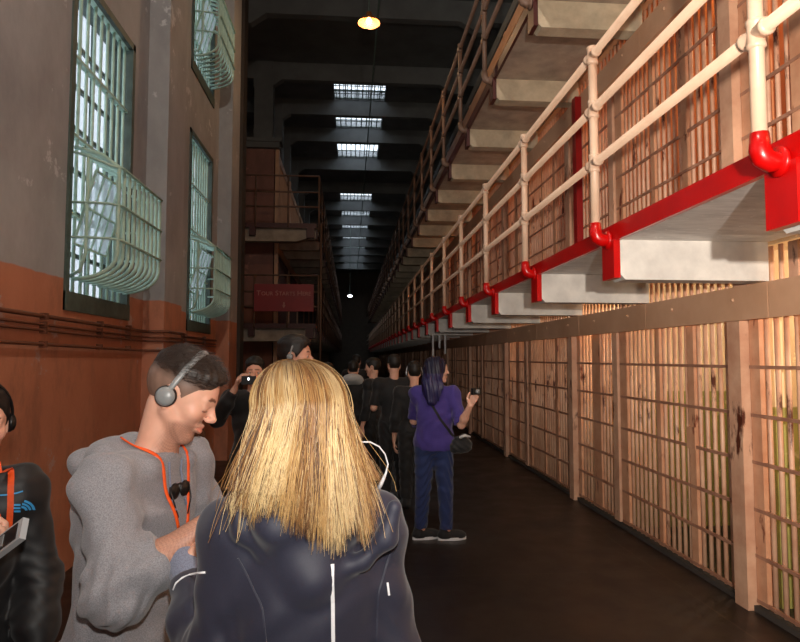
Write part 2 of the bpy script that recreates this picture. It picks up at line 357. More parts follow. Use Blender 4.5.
# ------------------------------------------------------------------ right cell block
MODS = [4.07+MOD*k for k in range(-2, 17)]
for tier in range(3):
    m = MB(); z0 = tier*2.5
    for y in MODS:
        m.box(XW+.07, 5.2, y-.06, y+.06, z0, z0+2.42); m.box(XW+.07, 5.2, y+1.93, y+2.05, z0, z0+2.42)
    m.box(5.2, 5.4, -3, YEND, z0, z0+2.42)
    m.box(XW+.07, 5.4, -3, YEND, z0+2.40, z0+2.5)
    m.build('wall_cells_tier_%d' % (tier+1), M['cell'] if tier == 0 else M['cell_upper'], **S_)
MB().box(XW-.02, XW+.12, -3, YEND, 0, .035).build('trim_40', M['void'], **S_)
BX = XW+.03
def add_cell(y, tier, full, label, group):
    z0 = 2.5*tier; zt = z0+(2.38 if tier < 3 else 2.3)
    t = thing('barred_gate', label, 'cell front', (XW, y, z0), group)
    m = MB().box(XW-.06, XW+.05, y-.07, y+.07, z0, z0+1.93); m.box(XW, XW+.05, y-.07, y+.07, z0+1.9, zt); m.build('gate_post', M['cream'], t)
    m = MB().box(XW-.02, XW+.05, y+1.97, y+2.09, z0+.05, z0+1.93); m.build('gate_post', M['cream'], t)
    for (a, b, lab) in ((.61, .70, None), (1.15, 1.21, None), (1.80, 1.95, None), (2.44, 2.64, 'rust-streaked tan panel'), (3.02, 3.12, None)):
        o = MB().box(XW+.0, XW+.04, y+a, y+b, z0+.05, z0+1.93).build('lock_panel' if b-a < .12 else 'flat_panel', M['cream_panel'], t)
        if lab: tag(o, lab)
    segs = [(.12, .58), (.76, 1.12), (1.25, 1.76), (2.16, 2.42), (2.70, 2.98)]
    cross = [.07, .36, .66, .97, 1.28, 1.60]
    if full:
        m = MB()
        for c in cross:
            for a, b in ((.08, 1.94), (2.1, 3.12)):
                MB().box(XW-.005, XW+.012, y+a, y+b, z0+c-.011, z0+c+.011).build('crossbar', M['cross'], t)
    else:
        m = MB()
        for c in cross: m.box(XW-.005, XW+.012, y+.08, y+3.12, z0+c-.011, z0+c+.011)
        m.build('crossbar', M['cross'], t)
    mm = MB(); first = True
    for a, b in segs:
        n = max(3, int(round((b-a)/.092))+1)
        for k in range(n):
            yy = y+a+(b-a)*k/(n-1)
            if full:
                if first: MESH = MB().tube([(0, 0, 0), (0, 0, 1.89)], 0.0165, 8).build('bar', M['cream'], t); bar0 = MESH; MESH.location = (.03, yy-y, .04); first = False
                else:
                    c = bar0.copy(); COL.objects.link(c); c.location = (.03, yy-y, .04)
            else: mm.tube([(BX, yy, z0+.04), (BX, yy, z0+1.93)], 0.0165, 5)
    if not full: mm.build('bar_grille', M['cream'], t)
    up = MB(); n = 33
    for k in range(n): yy = y+.1+3.0*k/(n-1); up.tube([(BX, yy, z0+1.95), (BX, yy, zt)], 0.0165, 5)
    up.build('upper_grille', M['cream'], t)
    if full:
        b = MB().box(XW-.012, XW, y+.60, y+.72, z0+.95, z0+1.12).build('lock_box', M['cream_panel'], t)
    return t
ORD = ['nearest', 'second', 'third', 'fourth', 'fifth', 'sixth', 'seventh', 'eighth']
TN = ['ground-floor', 'second-tier', 'top-tier']
for tier in range(3):
    for i, y in enumerate(MODS[1:]):
        far = i > 7
        full = tier < 2 and i < 5
        if i == 0: lab = 'barred tan %s cell front cut by the right edge of the photo' % TN[tier]
        elif not far: lab = 'barred tan %s cell front, %s whole one from the right edge' % (TN[tier], ORD[i-1])
        else: lab = 'barred %s cell front far down the cell block' % TN[tier]
        add_cell(y, tier, full, lab, 'far %s cell fronts' % TN[tier] if far else '%s cell fronts' % TN[tier])
# steel bands above each tier of bars
for tier in range(3):
    z0 = 2.5*tier
    t = thing('steel_band', 'long tan riveted steel band over the %s cell bars' % TN[tier], 'steel band', (XW, 4, z0+2))
    m = MB()
    for y in range(-2, 40):
        ya = 4.0-.35+1.6*(y-2); m.box(XW-.10, XW-.06, ya, ya+1.592, z0+1.91, z0+2.135)
    m.box(XW-.06, XW-.022, -2.7, YEND-.5, z0+2.10, z0+2.13)
    m.build('plate', M['plate'], t)
    for k in range(12):
        y = 3.0+.8*k+.2
        MB().ball((XW-.10, y, z0+2.05), .014, 8).build('rivet', M['plate'], t)
# fixture on the wall by the near beam
MB().box(XW-.05, XW-.01, 3.44, 3.52, 2.14, 2.36).build('bracket', M['cream'], label='small tan bracket above the steel band beside the near white beam', cat='bracket')
# cell lamps
for tier in (0, 1):
    for i, y in enumerate(MODS[1:7]):
        for off in (.9, 2.6):
            t = thing('cell_lamp', 'bulb in a cell behind the %s bars' % TN[tier], 'lamp', (3.6, y+off, 2.5*tier+2.2), 'bulbs inside the cells')
            MB().ball((3.6, y+off, 2.5*tier+2.2), .035, 8).build('bulb', M['bulb'], t)
            MB().lathe((3.6, y+off, 2.5*tier+2.22), [(.02, 0), (.05, .03), (.05, .14)], 10).build('holder', M['white_plastic'], t)
            if i < (3 if tier == 0 else 5): point('bulb_light', (0, 0, -.06), (30, 28, 14)[i] if tier == 0 else 19, (1, .78, .56) if tier == 0 else (1, .56, .26), .05, t)
# galleries
NB = 33
def gallery(tier, label, xf, xw, sgn, ya, n, mats, top, y_end, lead=1.3):
    fas, beam, sof = mats
    t = thing('gallery_walkway', label, 'walkway', (xf, ya, top))
    MB().box(min(xf+sgn*.03, xw), max(xf+sgn*.03, xw), ya-lead, y_end, top-.1, top-.002).build('deck_slab', sof, t)
    MB().box(min(xf, xf+sgn*.03), max(xf, xf+sgn*.03), ya-lead, y_end, top-.105, top+.002).build('fascia', fas, t)
    for k in range(n):
        y = ya+BAY*k
        x1 = xw-sgn*.0
        c = .035
        pr = [(xf+sgn*.03, top-.1), (xf+sgn*.03, top-.35+c), (xf+sgn*(.03+c), top-.35), (x1, top-.35), (x1, top-.1)]
        MB().prism_y(pr, y, y+.16).build('beam', beam, t)
        mm = MB().box(min(xf-sgn*.012, xf+sgn*.03), max(xf-sgn*.012, xf+sgn*.03), y-.008, y+.17, top-.34, top-.1)
        mm.build('beam_cap', fas, t)
    return t
def railing(tier, label, xp, sgn, ya, n, mat, foot, z, y_end, seg=8):
    t = thing('gallery_railing', label, 'railing', (xp, ya, z))
    for q, h in enumerate((.39, .745, 1.10)):
        MB().tube([(xp, ya-1.7, z+h+.02), (xp, y_end, z+h+.02)], .025, 12 if tier == 1 else 8).build('rail', mat, t)
    for k in range(n):
        y = ya+BAY*k
        MB().tube([(xp, y, z-.03), (xp, y, z+1.12)], .028, 12 if k < 6 else 6).build('post', mat, t)
        if k < 9:
            for h in (.41, .765, 1.12):
                mm = MB().lathe((xp, y, z+h), [(.028, -.06), (.036, -.055), (.036, -.04), (.033, -.036), (.033, .036), (.036, .04), (.036, .055), (.028, .06)], 14)
                mm.lathe((xp, y, z+h), [(.026, -.075), (.035, -.07), (.035, -.055), (.031, -.05), (.031, .05), (.035, .055), (.035, .07), (.026, .075)], 14, (0, 1, 0))
                mm.build('fitting', mat, t)
        e = MB(); e.tube([(xp, y, z+.02), (xp, y, z-.045), (xp+sgn*.012, y, z-.075), (xp+sgn*.04, y, z-.09), (xp+sgn*.1, y, z-.09)], [.034, .04, .042, .042, .034], 12)
        if k < 6: e.lathe((xp+sgn*.085, y, z-.09), [(.0, -sgn*.0), (.055, 0), (.06, .01), (.058, .02), (0, .022)] if sgn < 0 else [(0, -.022), (.058, -.02), (.06, -.01), (.055, 0), (0, 0)], 16, (1, 0, 0))
        e.build('elbow_foot', foot, t)
    return t
gallery(1, 'second-tier walkway with bright red edge and white beams overhead on the right', XF, XW-.02, 1, 2.14-BAY, NB, (M['red'], M['white'], M['soffit']), 2.5, YEND-2)
railing(1, 'cream pipe railing with red elbow feet on the second-tier walkway', 1.56, 1, 2.22-BAY, NB, M['rail'], M['red'], 2.5, YEND-2)
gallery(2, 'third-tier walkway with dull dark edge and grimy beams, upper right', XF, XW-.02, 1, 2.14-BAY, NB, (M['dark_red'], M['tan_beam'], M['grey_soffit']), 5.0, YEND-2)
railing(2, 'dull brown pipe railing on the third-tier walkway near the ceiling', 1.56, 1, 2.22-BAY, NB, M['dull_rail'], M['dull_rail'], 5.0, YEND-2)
MB().box(XW-.17, XW-.10, 6.66, 6.76, 2.5, 4.6).build('standpipe', M['mid_red'], label='dark red vertical square duct between cell fronts on the second tier', cat='pipe')
# block top
MB().box(XW, 6, -3, YEND, 7.42, 7.6).build('trim_41', M['ceil'], **S_)
# ------------------------------------------------------------------ left cell block further on
XB = -2.02; YB = 16.6; XBF = -.85
m = MB().box(-5.2, XB-.03, YB, YEND, 0, 7.4)
m.build('wall_left_block', M['pink'], **S_)
MB().box(-5.4, XB+.12, YB-.15, YB+.3, 7.25, 7.4).box(-5.4, XB+.18, YB-.2, YB+.3, 7.4, 7.5).build('trim_42', M['ceil'], **S_)
for i, y in enumerate(b for b in BE if b > 16):
    MB().box(-2.72, -2.2, y-.03, y+.42, 7.5, 10.05).build('trim_%d' % (50+i), M['ceil'], **S_)
for tier in (0, 1, 2):
    z0 = 2.5*tier
    for k in range(13):
        y = YB+.1+3.2*k
        t = thing('barred_gate', 'dim reddish barred %s cell front in the far left block' % TN[tier], 'cell front', (XB, y, z0), 'cell fronts of the left block, %s' % TN[tier])
        m = MB()
        for q in range(28): yy = y+.1+q*.11; m.tube([(XB+.05, yy, z0+.04), (XB+.05, yy, z0+2.0)], .014, 4)
        m.build('bar_grille', M['dark_red'] if tier == 1 else M['plate'], t)
        MB().box(XB, XB+.1, y-.08, y+.08, z0, z0+2.3).build('gate_post', M['plate'], t)
        MB().box(XB, XB+.09, y, y+3.2, z0+1.95, z0+2.15).build('steel_band', M['plate'], t)
for tier, z in ((1, 2.5), (2, 5.0)):
    gallery(tier, 'dark %s walkway along the far left cell block' % TN[tier], XBF, XB, -1, YB-.9, 27, (M['dark_red'], M['grey_soffit'], M['grey_soffit']), z, YEND-2, -.9)
    t = thing('gallery_railing', 'thin dull railing turning the corner of the far left %s walkway' % TN[tier], 'railing', (XBF, 15.5, z))
    for h in (.42, .79, 1.2):
        MB().tube([(-2.95, 15.45, z+h), (XBF+.06, 15.45, z+h), (XBF+.06, 15.6, z+h), (XBF+.06, YEND-2, z+h)], .022, 6).build('rail', M['dull_rail'], t)
    for x in (-2.9, -2.35, -1.55): MB().tube([(x, 15.45, z-.1), (x, 15.45, z+1.2)], .022, 6).build('post', M['dull_rail'], t)
    for k in range(27): MB().tube([(XBF+.06, 15.45+BAY*k, z-.2), (XBF+.06, 15.45+BAY*k, z+1.2)], .024, 6).build('post', M['dull_rail'], t)
    t = thing('crossing_landing', 'grey landing with dark red edge crossing the end of the left block, %s' % TN[tier], 'landing', (-2, 15.5, z))
    MB().box(-7, XBF-.0, 15.5, YB, z-.1, z).build('deck_slab', M['grey_soffit'], t)
    MB().box(-7, XBF, 15.47, 15.5, z-.11, z+.01).build('fascia', M['dark_red'], t)
    MB().prism_y([(-7, z-.45), (-1.35, z-.42), (-.95, z-.3), (-.95, z-.1), (-7, z-.1)], 15.6, 15.85).build('beam', M['grey_soffit'], t)
    MB().box(-2.5, -2.35, 15.46, 15.6, z-.3, z-.05).build('beam_cap', M['dark_red'], t); MB().box(-1.1, -.9, 15.46, 15.6, z-.35, z-.05).build('beam_cap', M['dark_red'], t)
t = thing('riser_pipe', 'thin tall vertical pipe at the corner of the left gallery', 'pipe', (XBF+.1, 15.5, 0))
MB().tube([(XBF+.12, 15.42, 0), (XBF+.12, 15.42, 5.0)], .025, 6).build('pipe_run', M['dull_rail'], t)
# red sign
t = thing('hanging_sign', 'dull red board reading Tour Starts Here, hung on the left gallery rail', 'sign', (-1.62, 15.38, 3.1))
MB().box(-2.34, -.9, 15.36, 15.4, 2.80, 3.47).build('board', M['sign_red'], t)
def text_part(parts, z, name, parent, cx, y):
    off = 0; meshes = []
    for s, size in parts:
        c = bpy.data.curves.new('t', 'FONT'); c.body = s; c.size = size; c.extrude = .002
        o = bpy.data.objects.new('t', c); COL.objects.link(o)
        bpy.context.view_layer.update()
        me = bpy.data.meshes.new_from_object(o.evaluated_get(bpy.context.evaluated_depsgraph_get()))
        bpy.data.objects.remove(o)
        n = len(me.vertices); co = np.empty(n*3); me.vertices.foreach_get('co', co); co = co.reshape(-1, 3)
        fs = [tuple(p.vertices) for p in me.polygons]
        wd = co[:, 0].max() if n else size*.3
        meshes.append((co+[off, 0, 0], fs)); off += wd+size*.08
        if s[-1] == ' ': off += size*.3
    m = MB()
    for co, fs in meshes: m.add([(cx-off/2+p[0], y-p[2], z+p[1]) for p in co], fs)
    return m.build(name, M['sign_ink'], parent)
text_part([('T', .17), ('OUR ', .135), ('S', .17), ('TARTS ', .135), ('H', .17), ('ERE', .135)], 3.19, 'lettering', t, -1.62, 15.355)
MB().box(-1.635, -1.605, 15.35, 15.357, 2.93, 3.03).prism_y([(-1.66, 2.95), (-1.62, 2.88), (-1.58, 2.95)], 15.35, 15.357).build('arrow', M['sign_ink'], t)
# lamps
def pendant(loc, label, power, s=1.0, col=(1, .62, .32)):
    x, y, z = loc
    t = thing('pendant_lamp', label, 'lamp', loc)
    MB().lathe(loc, [(.185*s, -.02), (.18*s, .0), (.13*s, .05), (.05*s, .09), (.045*s, .16), (0, .17)], 24).lathe(loc, [(.182*s, -.018), (.125*s, .044), (.05*s, .08)], 24).build('shade', paint('rusty_enamel_shade', (150, 90, 50), .4), t)
    MB().ball((x, y, z+.02), (.05*s, .05*s, .06*s)).build('bulb', M['bulb'], t)
    MB().tube([(x, y, z+.15), (x, y, 10.05)], .012, 6).build('rod', M['dark_green'], t)
    point('lamp_light', (0, 0, -.1), power, col, .06, t)
pendant((.287, 10.0, 7.216), 'glowing warm pendant lamp with shallow shade high above the corridor', 60)
pendant((.287, 1.6, 7.216), 'added pendant lamp over the people at the front, unseen above the frame', 330, 1.0, (1, .88, .76))  # added out of view to brighten the left wall and ceiling
pendant((.287, -3.0, 7.216), 'added pendant lamp hanging unseen behind the photographer', 200, 1.0, (1, .88, .76))  # second pendant added out of view for more even brightness
t = thing('far_lamp', 'tiny white lamp glowing far down the dark corridor', 'lamp', (-.02, 40, 5.64))
MB().ball((-.02, 40, 5.64), (.16, .1, .08)).build('bulb', M['led'], t); MB().tube([(-.02, 40, 5.7), (-.02, 40, 10.06)], .02, 6).build('rod', M['dark_green'], t)
MB().tube([(.6, 8, 9.5), (.6, YEND-1, 9.5)], .022, 6).build('ceiling_conduit', M['dark_green'], label='thin dark conduit running along the corridor under the ceiling beams', cat='conduit')
# white strips hanging under the far gallery
def unproj(px, py, Y):
    d = cf+cr*((px-400)/F)+cu*((321-py)/F); return Vector((0, 0, EYE))+d*(Y/d.y)
for px, y0, y1 in ((433, 345, 360), (439.5, 341, 348), (445, 341, 354)):
    a, b = unproj(px, y0-2, 13.4), unproj(px, y1, 13.4)
    m = MB(); m.box(a.x-.018, a.x+.018, 13.385, 13.415, b.z, 2.15); m.box(a.x-.03, a.x+.03, 13.37, 13.43, 2.14, 2.405)
    m.build('hanging_strip', M['white_plastic'], label={433: 'left and longest of the three white strips hanging above the purple-haired person', 439.5: 'short middle white strip hanging under the gallery', 445: 'right one of the three white strips hanging under the gallery'}[px], cat='hanging strip', group='white hanging strips')
# added fill lamp and its stand, unseen behind the photographer
t = thing('added_fill_lamp', 'added fill lamp on a stand, unseen behind the photographer', 'lamp', (FILL_POS[0], FILL_POS[1]-.1, 0))
MB().tube([(FILL_POS[0], FILL_POS[1]-.12, .3), (FILL_POS[0], FILL_POS[1]-.12, 1.9)], .018, 8).build('pole', M['black_plastic'], t)
for k in range(3):
    a = 2*PI*k/3; MB().tube([(FILL_POS[0], FILL_POS[1]-.12, .5), (FILL_POS[0]+.4*math.cos(a), FILL_POS[1]-.12+.4*math.sin(a), .012)], .012, 6).build('leg', M['black_plastic'], t)
MB().box(FILL_POS[0]-.12, FILL_POS[0]+.12, FILL_POS[1]-.16, FILL_POS[1]-.05, 1.88, 2.08).build('housing', M['black_plastic'], t)
# radiator
t = thing('radiator', 'brown column radiator standing by the left wall behind the hoodie man', 'radiator', (-1.85, 6.6, 0))
for k in range(12):
    y = 6.0+k*.1; MB().tube([(-1.62, y, .12), (-1.62, y, .84), (-1.66, y, .9), (-1.74, y, .9), (-1.78, y, .84), (-1.78, y, .12)], .028, 8).build('column', M['rad'], t)
MB().tube([(-1.7, 5.95, .16), (-1.7, 7.15, .16)], .03, 8).build('manifold', M['rad'], t); MB().tube([(-1.7, 5.95, .8), (-1.7, 7.15, .8)], .025, 8).build('manifold', M['rad'], t)
for y in (6.0, 7.1): MB().tube([(-1.7, y, 0), (-1.7, y, .2)], .03, 8).build('foot', M['rad'], t)
# ------------------------------------------------------------------ people: smooth signed-distance bodies meshed by surface nets
def V(*a): return np.array(a if len(a) > 1 else a[0], float)
def unit(v): v = V(v); return v/np.linalg.norm(v)
def frame(fwd, up=(0, 0, 1)):
    f = unit(fwd); u0 = V(up); r = unit(np.cross(f, u0)); u = np.cross(r, f); return np.array([r, f, u])   # rows right, forward, up
class SDF:
    def __init__(s, lo, hi, h):
        s.lo = V(lo); s.h = h; s.n = np.ceil((V(hi)-s.lo)/h).astype(int)+1
        s.F = np.full(s.n, 1.0, np.float32)
    def sub_(s, a, b):
        i0 = np.maximum(np.floor((a-s.lo)/s.h).astype(int), 0); i1 = np.minimum(np.ceil((b-s.lo)/s.h).astype(int)+1, s.n)
        if (i1 <= i0).any(): return None, None
        g = [(s.lo[k]+s.h*np.arange(i0[k], i1[k])).astype(np.float32) for k in range(3)]
        return (slice(i0[0], i1[0]), slice(i0[1], i1[1]), slice(i0[2], i1[2])), (g[0][:, None, None], g[1][None, :, None], g[2][None, None, :])
    def comb(s, sl, d, k, mode):
        A = s.F[sl]
        if mode == 'cut': A = -A
        if k > 0:
            hh = np.maximum(k-np.abs(A-d), 0)/k; B = np.minimum(A, d)-hh*hh*k*.25
        else: B = np.minimum(A, d)
        s.F[sl] = -B if mode == 'cut' else B
    def cap(s, p, q, r0, r1=None, k=.02, mode='add', flat=None):
        p, q = V(p), V(q); r1 = r0 if r1 is None else r1; m = max(r0, r1)+k+s.h*3
        sl, g = s.sub_(np.minimum(p, q)-m, np.maximum(p, q)+m)
        if sl is None: return s
        pa = [g[i]-p[i] for i in range(3)]; ba = q-p; L = max(ba@ba, 1e-9)
        t = np.clip((pa[0]*ba[0]+pa[1]*ba[1]+pa[2]*ba[2])/L, 0, 1)
        D = [pa[i]-ba[i]*t for i in range(3)]
        if flat is not None:
            ax, kf = unit(flat[0]), flat[1]; c = D[0]*ax[0]+D[1]*ax[1]+D[2]*ax[2]; D = [D[i]+ax[i]*c*(kf-1) for i in range(3)]
        d = np.sqrt(D[0]**2+D[1]**2+D[2]**2)-(r0+(r1-r0)*t)
        s.comb(sl, d.astype(np.float32), k, mode); return s
    def ell(s, c, r, R=None, k=.02, mode='add'):
        c, r = V(c), V(r); R = np.eye(3) if R is None else R; m = r.max()+k+s.h*3
        sl, g = s.sub_(c-m, c+m)
        if sl is None: return s
        p = [g[i]-c[i] for i in range(3)]; q = [p[0]*R[a][0]+p[1]*R[a][1]+p[2]*R[a][2] for a in range(3)]
        k0 = np.sqrt(sum((q[a]/r[a])**2 for a in range(3))); k1 = np.sqrt(sum((q[a]/r[a]**2)**2 for a in range(3)))
        s.comb(sl, (k0*(k0-1)/np.maximum(k1, 1e-6)).astype(np.float32), k, mode); return s
    def halfcut(s, p, n, rad=None, k=0):      # remove what lies on the +n side of p (within rad of p)
        p, n = V(p), unit(n)
        sl, g = s.sub_(p-(rad or 9), p+(rad or 9))
        if sl is None: return s
        d = (g[0]-p[0])*n[0]+(g[1]-p[1])*n[1]+(g[2]-p[2])*n[2]
        if rad: d = np.where((g[0]-p[0])**2+(g[1]-p[1])**2+(g[2]-p[2])**2 < rad*rad, d, -1)
        s.F[sl] = np.maximum(s.F[sl], d.astype(np.float32)); return s
    def func(s, c, rad, fn):                  # F = fn(F, local coordinates) in a box
        sl, g = s.sub_(V(c)-rad, V(c)+rad)
        s.F[sl] = fn(s.F[sl], g).astype(np.float32); return s
    def folds(s, fn, band=.03):
        ix = np.nonzero(np.abs(s.F) < band); P = s.lo+np.stack(ix, 1)*s.h
        s.F[ix] += fn(P).astype(np.float32); return s
    def mesh(s):
        F = s.F; ins = F < 0
        c = [ins[a:a-1 or None, b:b-1 or None, d:d-1 or None] for a in (0, 1) for b in (0, 1) for d in (0, 1)]
        cnt = sum(x.astype(np.int8) for x in c); act = (cnt > 0) & (cnt < 8)
        ix = np.nonzero(act); idm = np.full(act.shape, -1, np.int32); idm[ix] = np.arange(len(ix[0]))
        vals = {(a, b, d): F[ix[0]+a, ix[1]+b, ix[2]+d] for a in (0, 1) for b in (0, 1) for d in (0, 1)}
        acc = np.zeros((len(ix[0]), 3)); w_ = np.zeros(len(ix[0]))
        cs = list(vals)
        for i in cs:
            for ax in range(3):
                if i[ax]: continue
                j = tuple(v+(1 if q == ax else 0) for q, v in enumerate(i))
                va, vb = vals[i], vals[j]; x = (va < 0) != (vb < 0); t = np.where(x, va/np.where(x, va-vb, 1), 0)
                for q in range(3): acc[:, q] += np.where(x, i[q]+(t if q == ax else 0), 0)
                w_ += x
        P = s.lo+(np.stack(ix, 1)+acc/w_[:, None])*s.h
        Q = []
        for ax in range(3):
            u, v = (ax+1) % 3, (ax+2) % 3
            a = [slice(1, -1)]*3; a[ax] = slice(0, -1); A = ins[tuple(a)]
            b = [slice(1, -1)]*3; b[ax] = slice(1, None); B = ins[tuple(b)]
            e = np.nonzero(A != B); e = [e[q]+(0 if q == ax else 1) for q in range(3)]
            sgn = ins[tuple(e)]
            def cid(du, dv):
                k = [e[0], e[1], e[2]]; k[u] = k[u]-du; k[v] = k[v]-dv; return idm[k[0], k[1], k[2]]
            q = np.stack([cid(1, 1), cid(0, 1), cid(0, 0), cid(1, 0)], 1)
            q = np.where(sgn[:, None], q, q[:, ::-1]); Q.append(q)
        Q = np.concatenate(Q); Q = Q[(Q >= 0).all(1)]
        return P, Q
def smooth_mesh(P, Q, it=1, lam=.5):
    for _ in range(it):
        acc = np.zeros_like(P); n = np.zeros(len(P))
        for a in range(4):
            b = (a+1) % 4
            for i, j in ((a, b), (b, a)):
                for q in range(3): acc[:, q] += np.bincount(Q[:, i], P[Q[:, j], q], len(P))
                n += np.bincount(Q[:, i], minlength=len(P))
        P = P+(acc/np.maximum(n, 1)[:, None]-P)*lam
    return P
def to_object(name, sdf, mat, parent, tint=None, smooth=1, mats=None):
    P, Q = sdf.mesh()
    if smooth: P = smooth_mesh(P, Q, smooth)
    me = bpy.data.meshes.new(name); me.vertices.add(len(P)); me.vertices.foreach_set('co', P.astype(np.float32).ravel())
    me.loops.add(len(Q)*4); me.loops.foreach_set('vertex_index', Q.astype(np.int32).ravel())
    me.polygons.add(len(Q)); me.polygons.foreach_set('loop_start', np.arange(0, len(Q)*4, 4, dtype=np.int32))
    me.update(calc_edges=True); me.validate()
    me.polygons.foreach_set('use_smooth', np.ones(len(me.polygons), bool))
    if tint is not None:
        c = np.ones((len(P), 4), np.float32); c[:, :3] = tint(P)
        at = me.color_attributes.new('tint', 'FLOAT_COLOR', 'POINT'); at.data.foreach_set('color', c.ravel())
    me.materials.append(mat); return link(name, me, parent)
# materials of the people
def fabric(name, c, c2, rough=.85, scale=350, bmp=.2, sheen=.2, contrast=(.4, .6)):
    m, nt, P, N, L = nodes(name)
    L.new(mixrgb(N, L, ramp(N, L, noise(N, L, scale, 2, .5), *contrast), lin(c), lin(c2)), P.inputs['Base Color'])
    P.inputs['Roughness'].default_value = rough; P.inputs['Sheen Weight'].default_value = sheen
    bump(N, L, P, noise(N, L, scale*1.2, 2), bmp, .001); return m
def tinted(name, c, rough, sss=0, spec=.5, var=.12):
    m, nt, P, N, L = nodes(name)
    at = N.new('ShaderNodeAttribute'); at.attribute_name = 'tint'
    base = mixrgb(N, L, noise(N, L, 60, 3), lin(c), tuple(v*(1-var) for v in lin(c)))
    n = N.new('ShaderNodeMix'); n.data_type = 'RGBA'; n.blend_type = 'MULTIPLY'; n.inputs[0].default_value = 1
    L.new(base, n.inputs[6]); L.new(at.outputs['Color'], n.inputs[7]); L.new(n.outputs[2], P.inputs['Base Color'])
    P.inputs['Roughness'].default_value = rough; P.inputs['Specular IOR Level'].default_value = spec
    if sss: P.inputs['Subsurface Weight'].default_value = sss; P.inputs['Subsurface Radius'].default_value = (.008, .003, .0015); P.inputs['Subsurface Scale'].default_value = 1
    return m
M['skin'] = tinted('warm_skin', (236, 180, 154), .5, .12)
M['hair_dark'] = tinted('hair_cover', (255, 255, 255), .5, 0, .4, .3)
M['jean'] = fabric('blue_denim', (34, 52, 104), (26, 40, 82), .8, 300)
M['black_cloth'] = fabric('black_cloth', (20, 19, 21), (15, 15, 17), .75, 300)
M['hoodie'] = fabric('heather_grey_fleece', (148, 146, 150), (120, 118, 123), .95, 420, .25, .2, (.35, .65))
M['navy'] = fabric('navy_softshell', (40, 41, 58), (36, 37, 53), .62, 500, .05, .15)
M['grey_lining'] = fabric('grey_knit_lining', (130, 136, 156), (108, 114, 134), .9, 420)
M['purple'] = fabric('purple_cotton', (70, 54, 134), (60, 46, 120), .85, 300)
M['purple_hair'] = tinted('dark_violet_hair', (255, 255, 255), .45, 0, .5, .3)
M['pale_cloth'] = fabric('pale_grey_cloth', (200, 200, 196), (180, 180, 178), .9, 200)
M['black_sheen'] = fabric('black_softshell', (30, 29, 31), (24, 23, 25), .55, 500, .05, .1)
M['logo_blue'] = paint('bright_blue_embroidery', (70, 170, 235), .6, bmp=0)
M['reflective'] = paint('silver_reflective_strip', (238, 238, 240), .35, (225, 225, 230), 40, bmp=0)
def strand_mat(name, c, rough=.38):
    m, nt, P, N, L = nodes(name)
    L.new(mixrgb(N, L, ramp(N, L, noise(N, L, 30, 2), .3, .7), lin(c), tuple(v*.8 for v in lin(c))), P.inputs['Base Color'])
    P.inputs['Roughness'].default_value = rough; P.inputs['Specular IOR Level'].default_value = .6; return m
M['iris'] = paint('brown_iris', (60, 40, 28), .2, bmp=0)
M['eye_white'] = paint('eye_white', (225, 218, 212), .25, (220, 212, 206), bmp=0)
